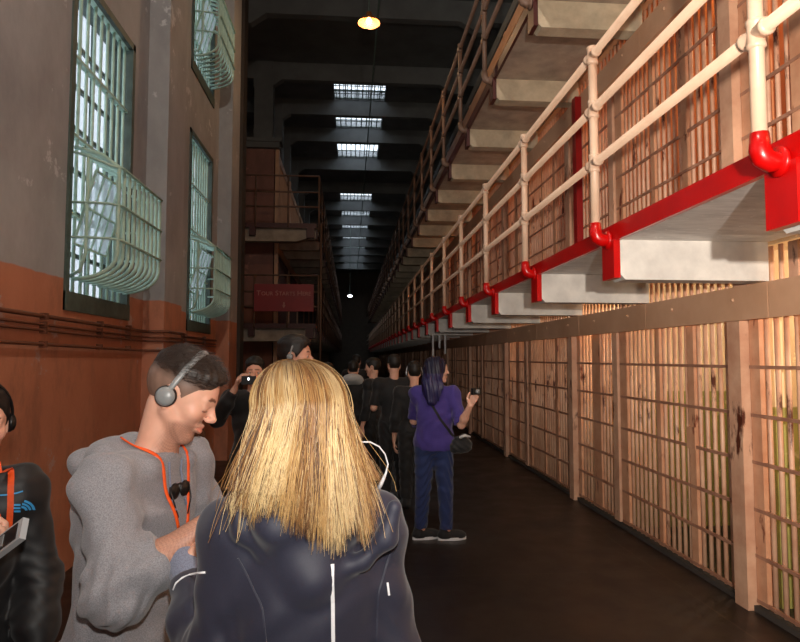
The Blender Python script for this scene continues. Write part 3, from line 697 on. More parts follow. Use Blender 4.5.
class Head:
    def __init__(h, c, fwd, s=1.0, female=False, up=(0, 0, 1)):
        h.c = V(c); h.R = frame(fwd, up); h.s = s; h.fem = female
    def w(h, x, y, z): return h.c+h.s*(x*h.R[0]+y*h.R[1]+z*h.R[2])
    def loc(h, P): return ((P-h.c)@h.R.T)/h.s
    def add(h, S):
        R, s, W = h.R, h.s, h.w; fem = .9 if h.fem else 1
        E = lambda p, r, k=.012, mode='add': S.ell(W(*p), V(r)*s, R, k*s, mode)
        Cp = lambda p, q, a, b, k=.01, mode='add': S.cap(W(*p), W(*q), a*s, b*s, k*s, mode)
        E((0, -.012, .034), (.076, .099, .088), .01); E((0, .03, .006), (.063, .062, .085), .02)
        E((0, .034, -.058), (.050*fem, .048, .052), .02); E((0, .070, -.098), (.021, .016, .018), .02)
        for q in (-1, 1):
            Cp((q*.058*fem, -.004, -.045), (q*.018, .062, -.100), .018, .014, .02)
            E((q*.040, .058, -.022), (.024, .022, .022), .02)
            Cp((q*.042, .074, .024), (q*.010, .085, .022), .009, .009, .012)
            E((q*.033, .099, .004), (.016, .013, .011), None, .012, 'cut') if False else S.ell(W(q*.033, .103, .003), V(.017, .016, .011)*s, R, .012*s, 'cut')
            S.ell(W(q*.032, .0755, .003), V(.0135, .0135, .0125)*s, R, .003*s)
            Cp((q*.045, .078, .010), (q*.020, .089, .012), .0045, .0045, .004)
            E((q*.012, .099, -.028), (.0075, .010, .0065), .006)
        Cp((0, .085, .016), (0, .108, -.020), .0075, .0105, .012); E((0, .110, -.023), (.0095, .0095, .0085), .008)
        Cp((-.018, .083, -.053), (0, .092, -.051), .005, .006, .006); Cp((.018, .083, -.053), (0, .092, -.051), .005, .006, .006)
        Cp((-.015, .083, -.0655), (0, .091, -.0665), .006, .0075, .006); Cp((.015, .083, -.0655), (0, .091, -.0665), .006, .0075, .006)
        Cp((-.024, .084, -.059), (.024, .084, -.059), .0016, .0016, .002, 'cut'); Cp((-.008, .099, -.0585), (.008, .099, -.0585), .003, .003, .002, 'cut')
        for q in (-1, 1):
            Ra = R; S.ell(W(q*.079, -.016, -.004), V(.0075, .019, .033)*s, Ra, .006*s); S.ell(W(q*.085, -.012, .002), V(.006, .011, .019)*s, Ra, .004*s, 'cut')
            Cp((q*.074, -.012, -.03), (q*.077, -.010, -.034), .007, .006)
    def tint(h, stubble=0, lip=(.90, .62, .60)):
        def f(P):
            q = h.loc(P); x, y, z = q.T; T = np.ones((len(P), 3))
            def blend(wt, c):
                nonlocal T; wt = np.clip(wt, 0, 1)[:, None]; T = T*(1-wt)+np.array(c)*wt
            near = (np.abs(z) < .14) & (np.abs(x) < .1) & (y > .0)
            blend(near*(1-((x/.021)**2+((z+.0595)/.0115)**2))*3*(y > .078), lip)
            bz = .027+.004*(1-((np.abs(x)-.028)/.02)**2)
            blend(near*(1-((np.abs(x)-.028)/.021)**2-((z-bz)/.005)**2)*3*(y > .06), (.22, .16, .14))
            blend(near*(1-((np.abs(x)-.032)/.016)**2-((z+.0045+.0025*(1-((np.abs(x)-.032)/.016)**2))/.0028)**2)*3*(y > .06), (.25, .17, .15))
            blend(near*np.exp(-(((np.abs(x)-.04)/.02)**2+((z+.02)/.018)**2+((y-.07)/.03)**2))*.35, (1.0, .72, .68))
            if stubble:
                n = .75+.25*np.sin(x*900)*np.sin(y*870+z*930)
                reg = (z < -.052)*(y > .045)*1.0; reg = np.maximum(reg, (z < -.034)*(z > -.052)*(y > .07)*(np.abs(x) < .024)*.5)
                soft = np.clip((-.046-z+.25*np.clip(y-.06, -1, 0))/.014+.0, 0, 1)*np.clip((y-.0)/.03, 0, 1)
                reg = np.clip(soft+.55*(z < -.036)*(z > -.05)*(y > .075)*(np.abs(x) < .024), 0, 1)*(1-np.clip(3*(1-((x/.022)**2+((z+.0595)/.0095)**2)), 0, 1))
                blend(reg*stubble*n, (.22, .15, .12))
            return T
        return f
    def eyes(h, parent, down=.0):
        for q in (-1, 1):
            m = MB(); c = h.w(q*.032, .0768-(.004 if down else 0), .0015); m.ball((0, 0, 0), .0128*h.s, 16)
            gaze = unit(h.R[1]-h.R[2]*down)
            vs = [Vector(c)+Vector(v) for v in m.v]; m.v = [tuple(v) for v in vs]
            for i, f in enumerate(m.f):
                cc = sum((Vector(m.v[k]) for k in f), Vector())/len(f)-Vector(c)
                m.mi[i] = 1 if cc.normalized().dot(Vector(gaze)) > .87 else 0
            m.build('eye', [M['eye_white'], M['iris']], parent)
    def hair(h, name, parent, mat, top=.02, side=.005, top_c=(.035, .022, .016), side_c=None, voxel=.0035, low=.02, quiff=.0):
        S = SDF(h.c-.16*h.s-.02, h.c+.16*h.s+.02, voxel); R = h.R; s = h.s
        g = S.sub_(S.lo, S.lo+S.n*S.h)[1]
        X, Y, Z = [sum((g[i]-h.c[i])*R[a][i] for i in range(3))/s for a in range(3)]
        q = ((X/.076)**2+((Y+.012)/.099)**2+((Z-.034)/.088)**2)**.5; d = (q-1)*.085
        t = np.clip((Z-.045)/.05, 0, 1); th = side+(top-side)*t*t*(3-2*t)+quiff*np.clip((Y-.03)/.05, 0, 1)*t
        n = .0014*np.sin(X*300+3*np.sin(Y*60))*t
        d = d-th+n
        wob = .004*np.sin(X*130)+.003*np.sin(X*310+Z*90)
        fr = (Y*.8-Z*.6-.022+wob*.5+np.where(Z < .03, (Z-.03)*-.0, 0))/1
        d = np.maximum(d, fr); d = np.maximum(d, (-low+.55*Y)-Z)
        ear = ((X/.2)**2*0+((Y+.012)/.026)**2+((Z+.004)/.034)**2)**.5; d = np.maximum(d, np.where(np.abs(X) > .05, (1-ear)*.03, -1))
        S.F[:] = (d*s).astype(np.float32)
        def tn(P):
            q = h.loc(P); t = np.clip((q[:, 2]-.035-.12*q[:, 1]*0)/.035, 0, 1)[:, None]
            v = 1+.15*np.sin(q[:, :1]*300)*np.sin(q[:, 1:2]*90+q[:, 2:]*60)
            return (np.array(side_c or top_c)*(1-t)+np.array(top_c)*t)*v
        return to_object(name, S, mat, parent, tn, 0)
def rot_axis(v, ax, a):
    ax = unit(ax); v = V(v); return v*math.cos(a)+np.cross(ax, v)*math.sin(a)+ax*(ax@v)*(1-math.cos(a))
def hand(S, wrist, fwd, palm_n, side, curl=.6, s=1.0):
    """palm_n points out of the palm; side=+1 when the thumb lies along cross(fwd, palm_n)"""
    f = unit(fwd); n = unit(V(palm_n)-f*(V(palm_n)@f)); t = np.cross(f, n)*side; w0 = V(wrist)
    for q, (off, L, l) in enumerate(((.028, .086, (.042, .026, .020)), (.010, .090, (.047, .029, .021)), (-.009, .086, (.043, .027, .020)), (-.027, .078, (.034, .021, .018)))):
        b0 = w0+f*.012*s+t*off*.55*s; k0 = w0+f*L*s+t*off*s
        S.cap(b0, k0, .0135*s, .0115*s, .008*s)
        d = f; p = k0; c = curl*(1+.1*q)
        for j, ll in enumerate(l):
            d = rot_axis(d, np.cross(f, n), c*(.75 if j == 0 else 1.0)); p2 = p+d*ll*s
            S.cap(p, p2, (.0098-.0009*j)*s, (.009-.0009*j)*s, .003*s); p = p2
    p = w0+f*.022*s+t*.024*s; d = unit(f*.62+t*.70+n*.35)
    p2 = p+d*.042*s; S.cap(p, p2, .0145*s, .0115*s, .01*s)
    d = rot_axis(d, np.cross(t, f)*side, 0); d = unit(f*.85+t*.15+n*.5); p3 = p2+d*.032*s; S.cap(p2, p3, .0112*s, .010*s, .003*s)
    d = unit(f*.8-t*.05+n*.6); S.cap(p3, p3+d*.025*s, .010*s, .0085*s, .003*s)
def person(label, J, cloth, head, hands, vox=.005, fem=False, body_scale=1.0, hair=None, look='full', tint_kw={}, cloth_vox=None):
    """J joints in world coordinates; builds one continuous body and separate garments"""
    C = V(J['chest']); R = frame(J['dir']); r, f, u = R
    pts = np.array([V(v) for k, v in J.items() if k not in ('dir',)]); lo = pts.min(0)-.20; hi = pts.max(0)+.20; lo[2] = -.005; hi[2] = head.c[2]+.20
    base = V(J['pelvis'])*[1, 1, 0]
    t = thing('person', label, 'person', tuple(base))
    S = SDF(lo, hi, vox); wd = .92 if fem else 1.0
    def torso(S, g, k=.035):
        P_ = V(J['pelvis']); mid = (P_+C)/2
        S.ell(P_, (.165*(1.02 if fem else .96)+g, .11+g, .13+g), R, k)
        S.ell(mid, (.135*wd+g, .095+g, .16+g), R, k); S.ell(C, (.158*wd+g, .108+g, .17+g), R, k)
        nb = V(J['neck']); 
        for a in ('shL', 'shR'):
            sh = V(J[a]); S.cap(C+(sh-C)*.35+u*.02, sh, .062+g, .050*wd+g, k); S.cap(nb-u*.03, sh+u*.005, .042+g, .042*wd+g, k)
        if fem:
            for q in (-1, 1): S.ell(C+f*.075+r*q*.07-u*.01, (.055+g, .05+g, .055+g), R, .03)
    torso(S, 0)
    S.cap(V(J['neck'])-u*.04, head.w(0, -.022, -.045), .056*wd, .052*wd, .025)
    head.add(S)
    for a in 'LR':
        sh, el, wr = V(J['sh'+a]), V(J['el'+a]), V(J['wr'+a])
        S.cap(sh, el, .047*wd, .037*wd, .03); S.cap(el, el+(wr-el)*.35, .038*wd, .040*wd, .02); S.cap(el+(wr-el)*.35, wr, .040*wd, .026*wd, .02)
        hp, kn, an = V(J['hip'+a]), V(J['kn'+a]), V(J['an'+a])
        S.cap(hp, kn, .085, .055, .04); S.cap(kn, kn+(an-kn)*.35, .055, .055, .02); S.cap(kn+(an-kn)*.35, an, .055, .037, .02)
        fd = unit(V(J.get('foot'+a, f))); S.cap(an-u*.03, an-u*(an[2]-.045)+fd*.14, .035, .03, .02)
        hd = hands[a]; hand(S, wr, hd[0], hd[1], hd[2], hd[3], (.93 if fem else 1.0))
    body = to_object('body', S, M['skin'], t, head.tint(**tint_kw), 1)
    objs = {'root': t, 'body': body}
    cv = cloth_vox or vox*1.25
    # trousers
    S = SDF(lo-[0, 0, 0], [hi[0], hi[1], C[2]], cv)
    g = .014
    S.ell(V(J['pelvis']), (.165+g, .115+g, .13+g), R, .03)
    for a in 'LR':
        hp, kn, an = V(J['hip'+a]), V(J['kn'+a]), V(J['an'+a]); tw = cloth.get('leg', .02)
        S.cap(hp, kn, .088+g, .055+g+tw*.5, .03); S.cap(kn, an, .055+g+tw*.5, .042+g+tw*.5, .02)
        S.halfcut(an+u*.015, -u, .12)
    S.halfcut(V(J['pelvis'])+u*.03, u)
    S.folds(lambda P: .004*np.sin(P[:, 2]*60+6*np.sin(P[:, 0]*20+P[:, 1]*17)))
    objs['pants'] = to_object(cloth.get('pants_name', 'trousers'), S, cloth['pants'], t)
    # shoes
    for a in 'LR':
        an = V(J['an'+a]); fd = unit(V(J.get('foot'+a, f))); rr = np.cross(fd, u); Rf = np.array([rr, fd, u]); c = V(an[0], an[1], 0)
        S = SDF(c-[.3, .3, .004], c+[.3, .3, .16], .005 if vox < .008 else .007)
        S.ell(c+fd*.05+u*.046, (.046, .135, .048), Rf, .02); S.cap(c-fd*.02+u*.05, c-fd*.02+u*.095, .042, .042, .03); S.ell(c+fd*.12+u*.03, (.046, .06, .03), Rf, .02)
        S.halfcut(c+u*.018, -u); S.halfcut(c+u*.12, u)
        sh = to_object('shoe', S, M['black_cloth'], t)
        m = MB(); ring = []
        for q in range(20):
            an_ = 2*PI*q/20; y = math.cos(an_); x = math.sin(an_); ww = .044+(.006 if y > 0 else -.004); ring.append(c+fd*(.055+.135*y)+rr*ww*x)
        vs = [tuple(p+u*.002) for p in ring]+[tuple(p+u*.028) for p in ring]
        m.add(vs, [tuple(range(19, -1, -1)), tuple(range(20, 40))]+[(i, (i+1) % 20, (i+1) % 20+20, i+20) for i in range(20)], False).build('sole', M['white_plastic'] if cloth.get('white_soles') else M['black_plastic'], sh)
    # top
    S = SDF(lo, hi, cv); g = cloth['g']
    torso(S, g, .035)
    if 'belly' in cloth: S.cap(C-u*.1, V(J['pelvis'])+u*cloth['hem'], cloth['belly'], cloth['belly']*.96, .06, flat=(f, 1.3))
    for a in 'LR':
        sh, el, wr = V(J['sh'+a]), V(J['el'+a]), V(J['wr'+a]); sl = cloth['sleeve'][a]; sg = cloth.get('sg', .018)
        S.cap(sh, el, .045*wd+g*.8, .042*wd+sg, .035)
        if sl > 0:
            S.cap(el, el+(wr-el)*min(sl, .55), .043*wd+sg, .043*wd+sg*.9, .03)
            if sl > .55: S.cap(el+(wr-el)*.5, el+(wr-el)*sl, .043*wd+sg*.9, .034*wd+sg*.5, .02)
            S.halfcut(el+(wr-el)*(sl-.02), wr-el, .085)
        else: S.halfcut(sh+(el-sh)*(1+sl), el-sh, .09)
    for e in cloth.get('extra', []): getattr(S, e[0])(*e[1], **(e[2] if len(e) > 2 else {}))
    S.halfcut(V(J['pelvis'])+u*cloth.get('hem', -.02), -u)
    nb = V(J['neck']); ax = unit(head.w(0, -.02, -.06)-nb)
    S.cap(nb+ax*.005+f*.01, nb+ax*.2+f*.0, .054*wd, .085, .0, 'cut'); 
    S.ell(head.c, (.1*head.s, .115*head.s, .125*head.s), head.R, 0, 'cut')
    fa = cloth.get('fold', .004)
    def fold(P):
        q = P@np.array([[.8, .3, .5], [-.4, .9, .2], [-.3, -.4, .85]]).T
        d = fa*.6*np.sin(q[:, 2]*38+3.5*np.sin(q[:, 0]*17+1)+2.2*np.sin(q[:, 1]*23))+fa*.4*np.sin(q[:, 1]*70+4*np.sin(q[:, 2]*21))
        for a in 'LR':
            el = V(J['el'+a]); ds = np.linalg.norm(P-el, axis=1); wgt = np.exp(-(ds/.11)**2)
            ph = P@unit(V(J['wr'+a])-V(J['sh'+a])); pr = P@unit(np.cross(V(J['wr'+a])-V(J['sh'+a]), V(J['el'+a])-V(J['sh'+a])))
            d = d+wgt*fa*.55*np.sin(ph*150+2.5*np.sin(pr*45))
        return d
    S.folds(fold)
    objs['top'] = to_object(cloth.get('name', 'jacket'), S, cloth['mat'], t)
    if hair: objs['hair'] = head.hair('hair', t, **hair)
    head.eyes(t, .55 if look == 'down' else 0)
    return objs
def bvh(*objs):
    vs, fs = [], []
    for o in objs:
        n = len(vs); mw = o.matrix_local
        off = Vector((0, 0, 0)); q = o
        while q: off += q.location; q = q.parent
        vs += [v.co+off for v in o.data.vertices]; fs += [tuple(i+n for i in p.vertices) for p in o.data.polygons]
    return BVHTree.FromPolygons(vs, fs)
def snap(T, p, d, off=.002, back=.3):
    d = Vector(d).normalized(); p = Vector(p); h = T.ray_cast(p-d*back, d, back*2.5)
    return (h[0]-d*off) if h[0] is not None else p
def ribbon(name, T, pts, d, width, mat, parent, off=.003, sub=10, thick=.0015, **kw):
    P = []
    for a, b in zip(pts, pts[1:]):
        for k in range(sub): P.append(Vector(a).lerp(Vector(b), k/sub))
    P.append(Vector(pts[-1])); d = Vector(d).normalized()
    Cn = [snap(T, p, d, off) for p in P]
    for i in range(1, len(Cn)-1): Cn[i] = (Cn[i-1]+Cn[i]*2+Cn[i+1])/4
    m = MB(); vs = []
    for i, c in enumerate(Cn):
        t = (Cn[min(i+1, len(Cn)-1)]-Cn[max(i-1, 0)]).normalized(); s = t.cross(d).normalized()*width/2
        vs += [c-s-d*thick, c+s-d*thick, c+s+d*thick, c-s+d*thick]
    n = len(Cn); fs = [(i*4+k, i*4+(k+1) % 4, (i+1)*4+(k+1) % 4, (i+1)*4+k) for i in range(n-1) for k in range(4)]+[(0, 3, 2, 1), (n*4-4, n*4-3, n*4-2, n*4-1)]
    return m.add(vs, fs).build(name, mat, parent, **kw)
def headphones(head, label, top_y=.05, group=None, mat='grey_plastic', r=.004, cup=.026, sides=(-1, 1)):
    t = thing('headphones', label, 'headphones', tuple(head.w(0, 0, .12)), group)
    W = lambda *a: Vector(head.w(*a))
    pts = [W(.094*math.cos(a), -.018+(top_y+.018)*math.sin(a), .0+.135*math.sin(a)) for a in np.linspace(0, PI, 21)]
    MB().tube(pts, [r*(1.0+.5*math.sin(a)) for a in np.linspace(0, PI, 21)], 8, 1.6, up=tuple(head.R[1])).build('headband', M[mat], t)
    for q in sides:
        ax = tuple(head.R[0]*q)
        MB().lathe(W(q*.082, -.018, -.006), [(0, 0), (cup, 0), (cup, .008), (cup*.9, .011)], 24, ax).build('ear_pad', M['black_plastic'], t)
        MB().lathe(W(q*.092, -.018, -.006), [(cup*.9, 0), (cup*.86, .006), (cup*.5, .011), (0, .012)], 24, ax).build('ear_cup', M[mat], t)
    return t
def legs(px, py, d, hip=.90, sp=.09, kz=.48, ax=(0, 0)):
    r = V(d[1], -d[0], 0)/math.hypot(*d[:2]); o = {}
    for a, q in (('L', -1), ('R', 1)):
        o['hip'+a] = V(px, py, hip-.03)+r*q*sp; o['kn'+a] = V(px, py, kz)+r*q*sp*1.05; o['an'+a] = V(px, py, .09)+r*q*sp*1.1+V(ax[0], ax[1], 0)
    return o
def strand_mesh(name, strands, mats, parent):
    vs, fs, mi = [], [], []; n = 0
    for P, r, ci in strands:
        P = np.asarray(P); m = len(P); r = np.asarray(r)[:, None]
        t = np.gradient(P, axis=0); t /= np.linalg.norm(t, axis=1)[:, None]+1e-9
        e = np.cross(t, V(.1, 1, .05)); e /= np.linalg.norm(e, axis=1)[:, None]+1e-9; u = np.cross(e, t)
        ring = [P+(e*math.cos(a)+u*math.sin(a))*r for a in (0, 2*PI/3, 4*PI/3)]
        vs.append(np.stack(ring, 1).reshape(-1, 3))
        i = np.arange(m-1)[:, None]*3+n; k = np.arange(3)[None, :]; k2 = (k+1) % 3
        fs.append(np.stack([i+k, i+k2, i+3+k2, i+3+k], -1).reshape(-1, 4)); mi.append(np.full((m-1)*3, ci)); n += 3*m
    P = np.concatenate(vs).astype(np.float32); Q = np.concatenate(fs).astype(np.int32); mi = np.concatenate(mi).astype(np.int32)
    me = bpy.data.meshes.new(name); me.vertices.add(len(P)); me.vertices.foreach_set('co', P.ravel())
    me.loops.add(len(Q)*4); me.loops.foreach_set('vertex_index', Q.ravel()); me.polygons.add(len(Q)); me.polygons.foreach_set('loop_start', np.arange(0, len(Q)*4, 4, dtype=np.int32))
    me.update(calc_edges=True)
    for m_ in mats: me.materials.append(m_)
    me.polygons.foreach_set('material_index', mi); me.polygons.foreach_set('use_smooth', np.ones(len(Q), bool))
    return link(name, me, parent)
# ---- man in the grey hoodie
hd = Head((-.442, 1.69, 1.562), (1, .0, -.52), .93)
J = dict(dir=(.94, -.34, 0), chest=(-.555, 1.70, 1.24), pelvis=(-.57, 1.71, .95), neck=(-.515, 1.70, 1.415), shR=(-.575, 1.54, 1.355), shL=(-.465, 1.86, 1.355),
         elR=(-.505, 1.45, 1.15), wrR=(-.28, 1.565, 1.30), elL=(-.40, 1.93, 1.09), wrL=(-.215, 1.80, 1.235), **legs(-.60, 1.72, (.94, -.34), .92, .09, .50))
Rm = frame((.94, -.34, 0)); rm, fm, um = Rm
nb = V(J['neck'])
extra = [('cap', (nb-fm*.075-um*.0+rm*.085, nb-fm*.075-um*.0-rm*.085, .042, .042, .03)), ('cap', (nb-fm*.165-um*.02+rm*.07, nb-fm*.165-um*.02-rm*.07, .026, .026, .05)),
         ('ell', (nb-fm*.12-um*.035, (.11, .085, .035), Rm, .03)), ('ell', (nb-fm*.10-um*.10, (.10, .07, .08), Rm, .05)),
         ('cap', (nb-fm*.075-um*.01+rm*.085, nb+fm*.05-um*.03+rm*.075, .032, .020, .025)), ('cap', (nb-fm*.075-um*.01-rm*.085, nb+fm*.05-um*.03-rm*.075, .032, .020, .025)),
         ('ell', (V(J['elR'])+V(-.02, -.0, -.01), (.062, .055, .058), None, .04))]
P2 = person('person in a heather grey hoodie looking down at a device, wearing headphones', J,
    dict(mat=M['hoodie'], name='hoodie', g=.018, sg=.022, pants=M['jean'], sleeve=dict(L=.45, R=.40), hem=-.13, fold=.0075, belly=.135, extra=extra), hd,
    dict(R=((.9, .33, .25), (.1, .8, -.2), -1, .55), L=((.8, -.55, .1), (.1, -.75, .3), 1, .5)), .0034, look='down',
    hair=dict(mat=M['hair_dark'], top=.013, side=.0025, side_c=(.25, .15, .11), top_c=(.030, .018, .012), voxel=.003, quiff=.010), tint_kw=dict(stubble=.75), cloth_vox=.0042)
def short_strands(head, parent, n, mat, top=.018, comb=(0, 1, .2), rr=.0005, ln=.03, zmin=.05):
    out = []
    for _ in range(n):
        a = random.uniform(0, 2*PI); z = random.uniform(zmin, .118); k = math.sqrt(max(0, 1-((z-.034)/.088)**2)); x, y = .078*k*math.cos(a), -.012+.1*k*math.sin(a)
        if y*.8-z*.6 > .014: continue
        c = np.array([x, y+.012, z-.034]); nrm = unit(c/np.array([.076, .099, .088])**2); d = unit(nrm*.35+V(comb)+np.random.randn(3)*.16)
        th = .004+(top-.004)*min(1, max(0, (z-.045)/.05)); q0 = V(x, y, z)+nrm*(th-.002); L = ln*random.uniform(.5, 1.1)
        out.append(([head.w(*(q0+d*L*i/3+nrm*.004*math.sin(i))) for i in range(4)], [rr*(1-.25*i) for i in range(4)], 0))
    return strand_mesh('hair_strands', out, [mat], parent)
short_strands(hd, P2['hair'], 1900, strand_mat('dark_brown_strands', (52, 36, 28)), .016, (0, .9, .15), .00055, .026)
headphones(hd, 'grey headphones on the head of the hoodie person in profile', .0, cup=.027, r=.0042)
T = bvh(P2['top'], P2['body'])
# lanyards: both strands fall from the neck to the hands
ln_t = thing('lanyard', 'orange lanyard hanging round the neck of the hoodie person', 'lanyard', tuple(nb+fm*.1))
for q, endx in ((1, .02), (-1, -.02)):
    pts = [nb-fm*.055+rm*.055*q+um*.045, nb+rm*.068*q+um*.03, nb+fm*.06+rm*.062*q-um*.005, nb+fm*.12+rm*.05*q-um*.09, nb+fm*.17+rm*(.02*q)-um*.19]
    P = []
    for i, p in enumerate(pts):
        dd = (um*-1 if i < 2 else (-fm))
        P.append(snap(T, p, tuple(dd), .004, .12))
    # resample with snapping in between
    Q = []
    for i in range(len(P)-1):
        for k in range(6):
            p = P[i].lerp(P[i+1], k/6); h = T.find_nearest(p); n_ = h[1]
            pp = h[0]+n_*.005 if (p-h[0]).dot(n_) < .005 else p; Q.append(pp)
    Q.append(P[-1])
    for _ in range(3):
        for i in range(1, len(Q)-1): Q[i] = (Q[i-1]+Q[i]*2+Q[i+1])/4
    MB().tube(Q, .0055, 8, .45, up=tuple(fm)).build('strap', M['orange'], ln_t)
e = V(nb+fm*.175-um*.20)
MB().box(e[0]-.012, e[0]+.012, e[1]-.006, e[1]+.006, e[2]-.02, e[2]+.012).build('clip', M['black_plastic'], ln_t)
# sunglasses hanging at the collar
sg = thing('sunglasses', 'dark sunglasses hooked on the collar of the grey hoodie', 'sunglasses', tuple(nb+fm*.13-um*.08))
c0 = snap(T, nb+fm*.1-um*.075-rm*.0, tuple(-fm), .012, .15)
for q in (-1, 1):
    cc = Vector(c0)+Vector(rm)*q*.022-Vector(um)*.02
    MB().lathe(cc, [(0, -.003), (.019, -.002), (.021, 0), (.019, .003), (0, .004)], 16, tuple(fm)).build('lens', M['black_plastic'], sg)
    MB().tube([Vector(c0)+Vector(rm)*q*.04-Vector(um)*.01, Vector(c0)+Vector(rm)*q*.036-Vector(um)*.045+Vector(fm)*.01, Vector(c0)+Vector(rm)*q*.02-Vector(um)*.085+Vector(fm)*.012], .002, 6).build('temple', M['black_plastic'], sg)
MB().tube([Vector(c0)-Vector(rm)*.04-Vector(um)*.008, Vector(c0)-Vector(um)*.004, Vector(c0)+Vector(rm)*.04-Vector(um)*.008], .0025, 6).build('bridge', M['black_plastic'], sg)
# drawstrings of the hood
for q in (-1, 1):
    pts = [snap(T, nb+fm*.06+rm*q*.03-um*(.02+.03*k), tuple(-fm), .004, .15) for k in range(5)]
    MB().tube(pts, .0028, 6).build('drawstring', M['grey_lining'], P2['root'])
# handset in his hands
dv = thing('audio_guide', 'black handheld audio player held by the hoodie person', 'audio player', (-.20, 1.62, 1.27))
MB().obox((-.20, 1.63, 1.285), [Vector((.8, -.3, .3)).normalized(), Vector((.35, .93, 0)).normalized(), Vector((-.3, .1, .95)).normalized()], (.055, .03, .01)).build('case', M['black_plastic'], dv)
# ---- blonde person in the navy jacket, seen from behind
hb = Head((-.098, 1.215, 1.525), (-.22, .95, -.25), .95, True)
J = dict(dir=(-.2, .98, 0), chest=(-.082, 1.255, 1.215), pelvis=(-.075, 1.27, .95), neck=(-.085, 1.235, 1.395), shL=(-.222, 1.235, 1.325), shR=(.048, 1.275, 1.325),
         elL=(-.250, 1.235, 1.065), wrL=(-.366, 1.465, 1.185), elR=(.085, 1.255, 1.06), wrR=(-.06, 1.45, 1.14), **legs(-.06, 1.27, (-.2, .98), .92, .085, .50))
Rb = frame((-.2, .98, 0)); rb, fb, ub = Rb; nb3 = V(J['neck'])
up3 = [V(unproj(x, y, 1.165)) for x, y in ((232, 500), (243, 528), (265, 550), (298, 564), (334, 569), (364, 560), (386, 538), (394, 508))]
extra = [('cap', (nb3-fb*.07-ub*.03+rb*.07, nb3-fb*.07-ub*.03-rb*.07, .035, .035, .03)), ('cap', (nb3-fb*.065-ub*.055+rb*.045, nb3-fb*.075-ub*.125, .036, .038, .035)),
         ('cap', (nb3-fb*.065-ub*.055-rb*.045, nb3-fb*.075-ub*.125, .036, .038, .035)), ('cap', (nb3-fb*.07-ub*.03+rb*.07, nb3+fb*.04-ub*.01+rb*.07, .03, .02, .03)), ('cap', (nb3-fb*.07-ub*.03-rb*.07, nb3+fb*.04-ub*.01-rb*.07, .03, .02, .03))]
extra += [('cap', (a, c_, .017, .017, .012)) for a, c_ in zip(up3, up3[1:])]
P3 = person('person with long blonde hair in a navy jacket, seen from behind', J,
    dict(mat=M['navy'], name='jacket', g=.013, sg=.020, pants=M['black_cloth'], sleeve=dict(L=.86, R=.9), hem=-.08, fold=.0045, belly=.125, extra=extra), hb,
    dict(L=((.15, .75, .5), (.8, .0, -.3), -1, .55), R=((-.6, .75, .15), (-.2, .1, 1), 1, .5)), .0036, True, cloth_vox=.0042)
T3 = bvh(P3['top'])
sp = V(-.035, 1.1, 0)
ribbon('reflective_strip', T3, [(-.036, 1.0, 1.295), (-.034, 1.0, 1.12)], (0.05, 1, 0), .0065, M['reflective'], P3['root'], off=.001)
# seams of the jacket back
ribbon('yoke_seam', T3, [(-.20, 1.0, 1.30), (-.15, 1.0, 1.22), (-.135, 1.0, 1.06)], (0, 1, 0), .003, M['navy'], P3['root'], off=.0015)
ribbon('yoke_seam', T3, [(.085, 1.0, 1.30), (.055, 1.0, 1.22), (.05, 1.0, 1.06)], (0, 1, 0), .003, M['navy'], P3['root'], off=.0015)
ribbon('side_strip', T3, [(.073, 1.0, 1.235), (.076, 1.0, 1.212)], (0, 1, 0), .004, M['reflective'], P3['root'], off=.002)
# grey cuff of the left sleeve
el, wr = V(J['elL']), V(J['wrL']); S = SDF(wr-.12, wr+.12, .003)
S.cap(el+(wr-el)*.70, wr+(wr-el)*.10, .038, .037, .01); S.halfcut(el+(wr-el)*.84, -(wr-el), .1); S.halfcut(wr+(wr-el)*.16, wr-el, .1)
to_object('knit_cuff', S, M['grey_lining'], P3['root'])
T3b = bvh(P3['top'])
pts = []
for px, py in ((173, 590), (176, 583), (182, 578), (190, 574.5), (198, 573), (205, 572.5)):
    d_ = (unproj(px, py, 1.4)-Vector((0, 0, EYE))).normalized(); h = T3b.ray_cast(Vector((0, 0, EYE)), d_, 1.9)
    if h[0] is not None: pts.append(h[0]-d_*.001)
if len(pts) > 2: MB().tube(pts, .0022, 6).build('cuff_piping', M['reflective'], P3['root'])
# blonde hair: a base cover with clumps of strands over it
S = SDF(hb.c-[.2, .2, .3], hb.c+[.2, .2, .2], .0045)
S.ell(hb.w(0, -.016, .036), V(.077, .100, .086)*hb.s, hb.R, 0)
back = unit(hb.c*[1, 1, 0]-V(0, 0, 0)); 
S.cap(hb.w(0, -.03, .02), V(-.085, 1.16, 1.40), .076, .096, .03, flat=((0, 1, 0), 1.35))
S.halfcut(hb.w(0, .045, .02), unit(hb.R[1]*.9-hb.R[2]*.25), .4); S.halfcut((0, 1.2, 1.425), (0, 0, -1))
S.folds(lambda P: .003*np.sin(P[:, 0]*260+4*np.sin(P[:, 2]*9))+.002*np.sin(P[:, 0]*520+P[:, 1]*300))
hair0 = to_object('hair', S, strand_mat('ash_blonde_under_hair', (92, 66, 42), .8), P3['root'])
def rooted(name, c, rough):
    m, nt, P, N, L = nodes(name); g = N.new('ShaderNodeNewGeometry'); s = N.new('ShaderNodeSeparateXYZ'); L.new(g.outputs['Position'], s.inputs[0])
    ad = N.new('ShaderNodeMath'); ad.operation = 'MULTIPLY_ADD'; L.new(noise(N, L, 14, 2), ad.inputs[0]); ad.inputs[1].default_value = .10; L.new(s.outputs[2], ad.inputs[2])
    c = lin(c); L.new(mixrgb(N, L, ramp(N, L, ad.outputs[0], 1.56, 1.70), c, tuple(a*.35+b*.65 for a, b in zip(c, lin((84, 52, 28))))), P.inputs['Base Color'])
    P.inputs['Roughness'].default_value = rough; P.inputs['Specular IOR Level'].default_value = .5; return m
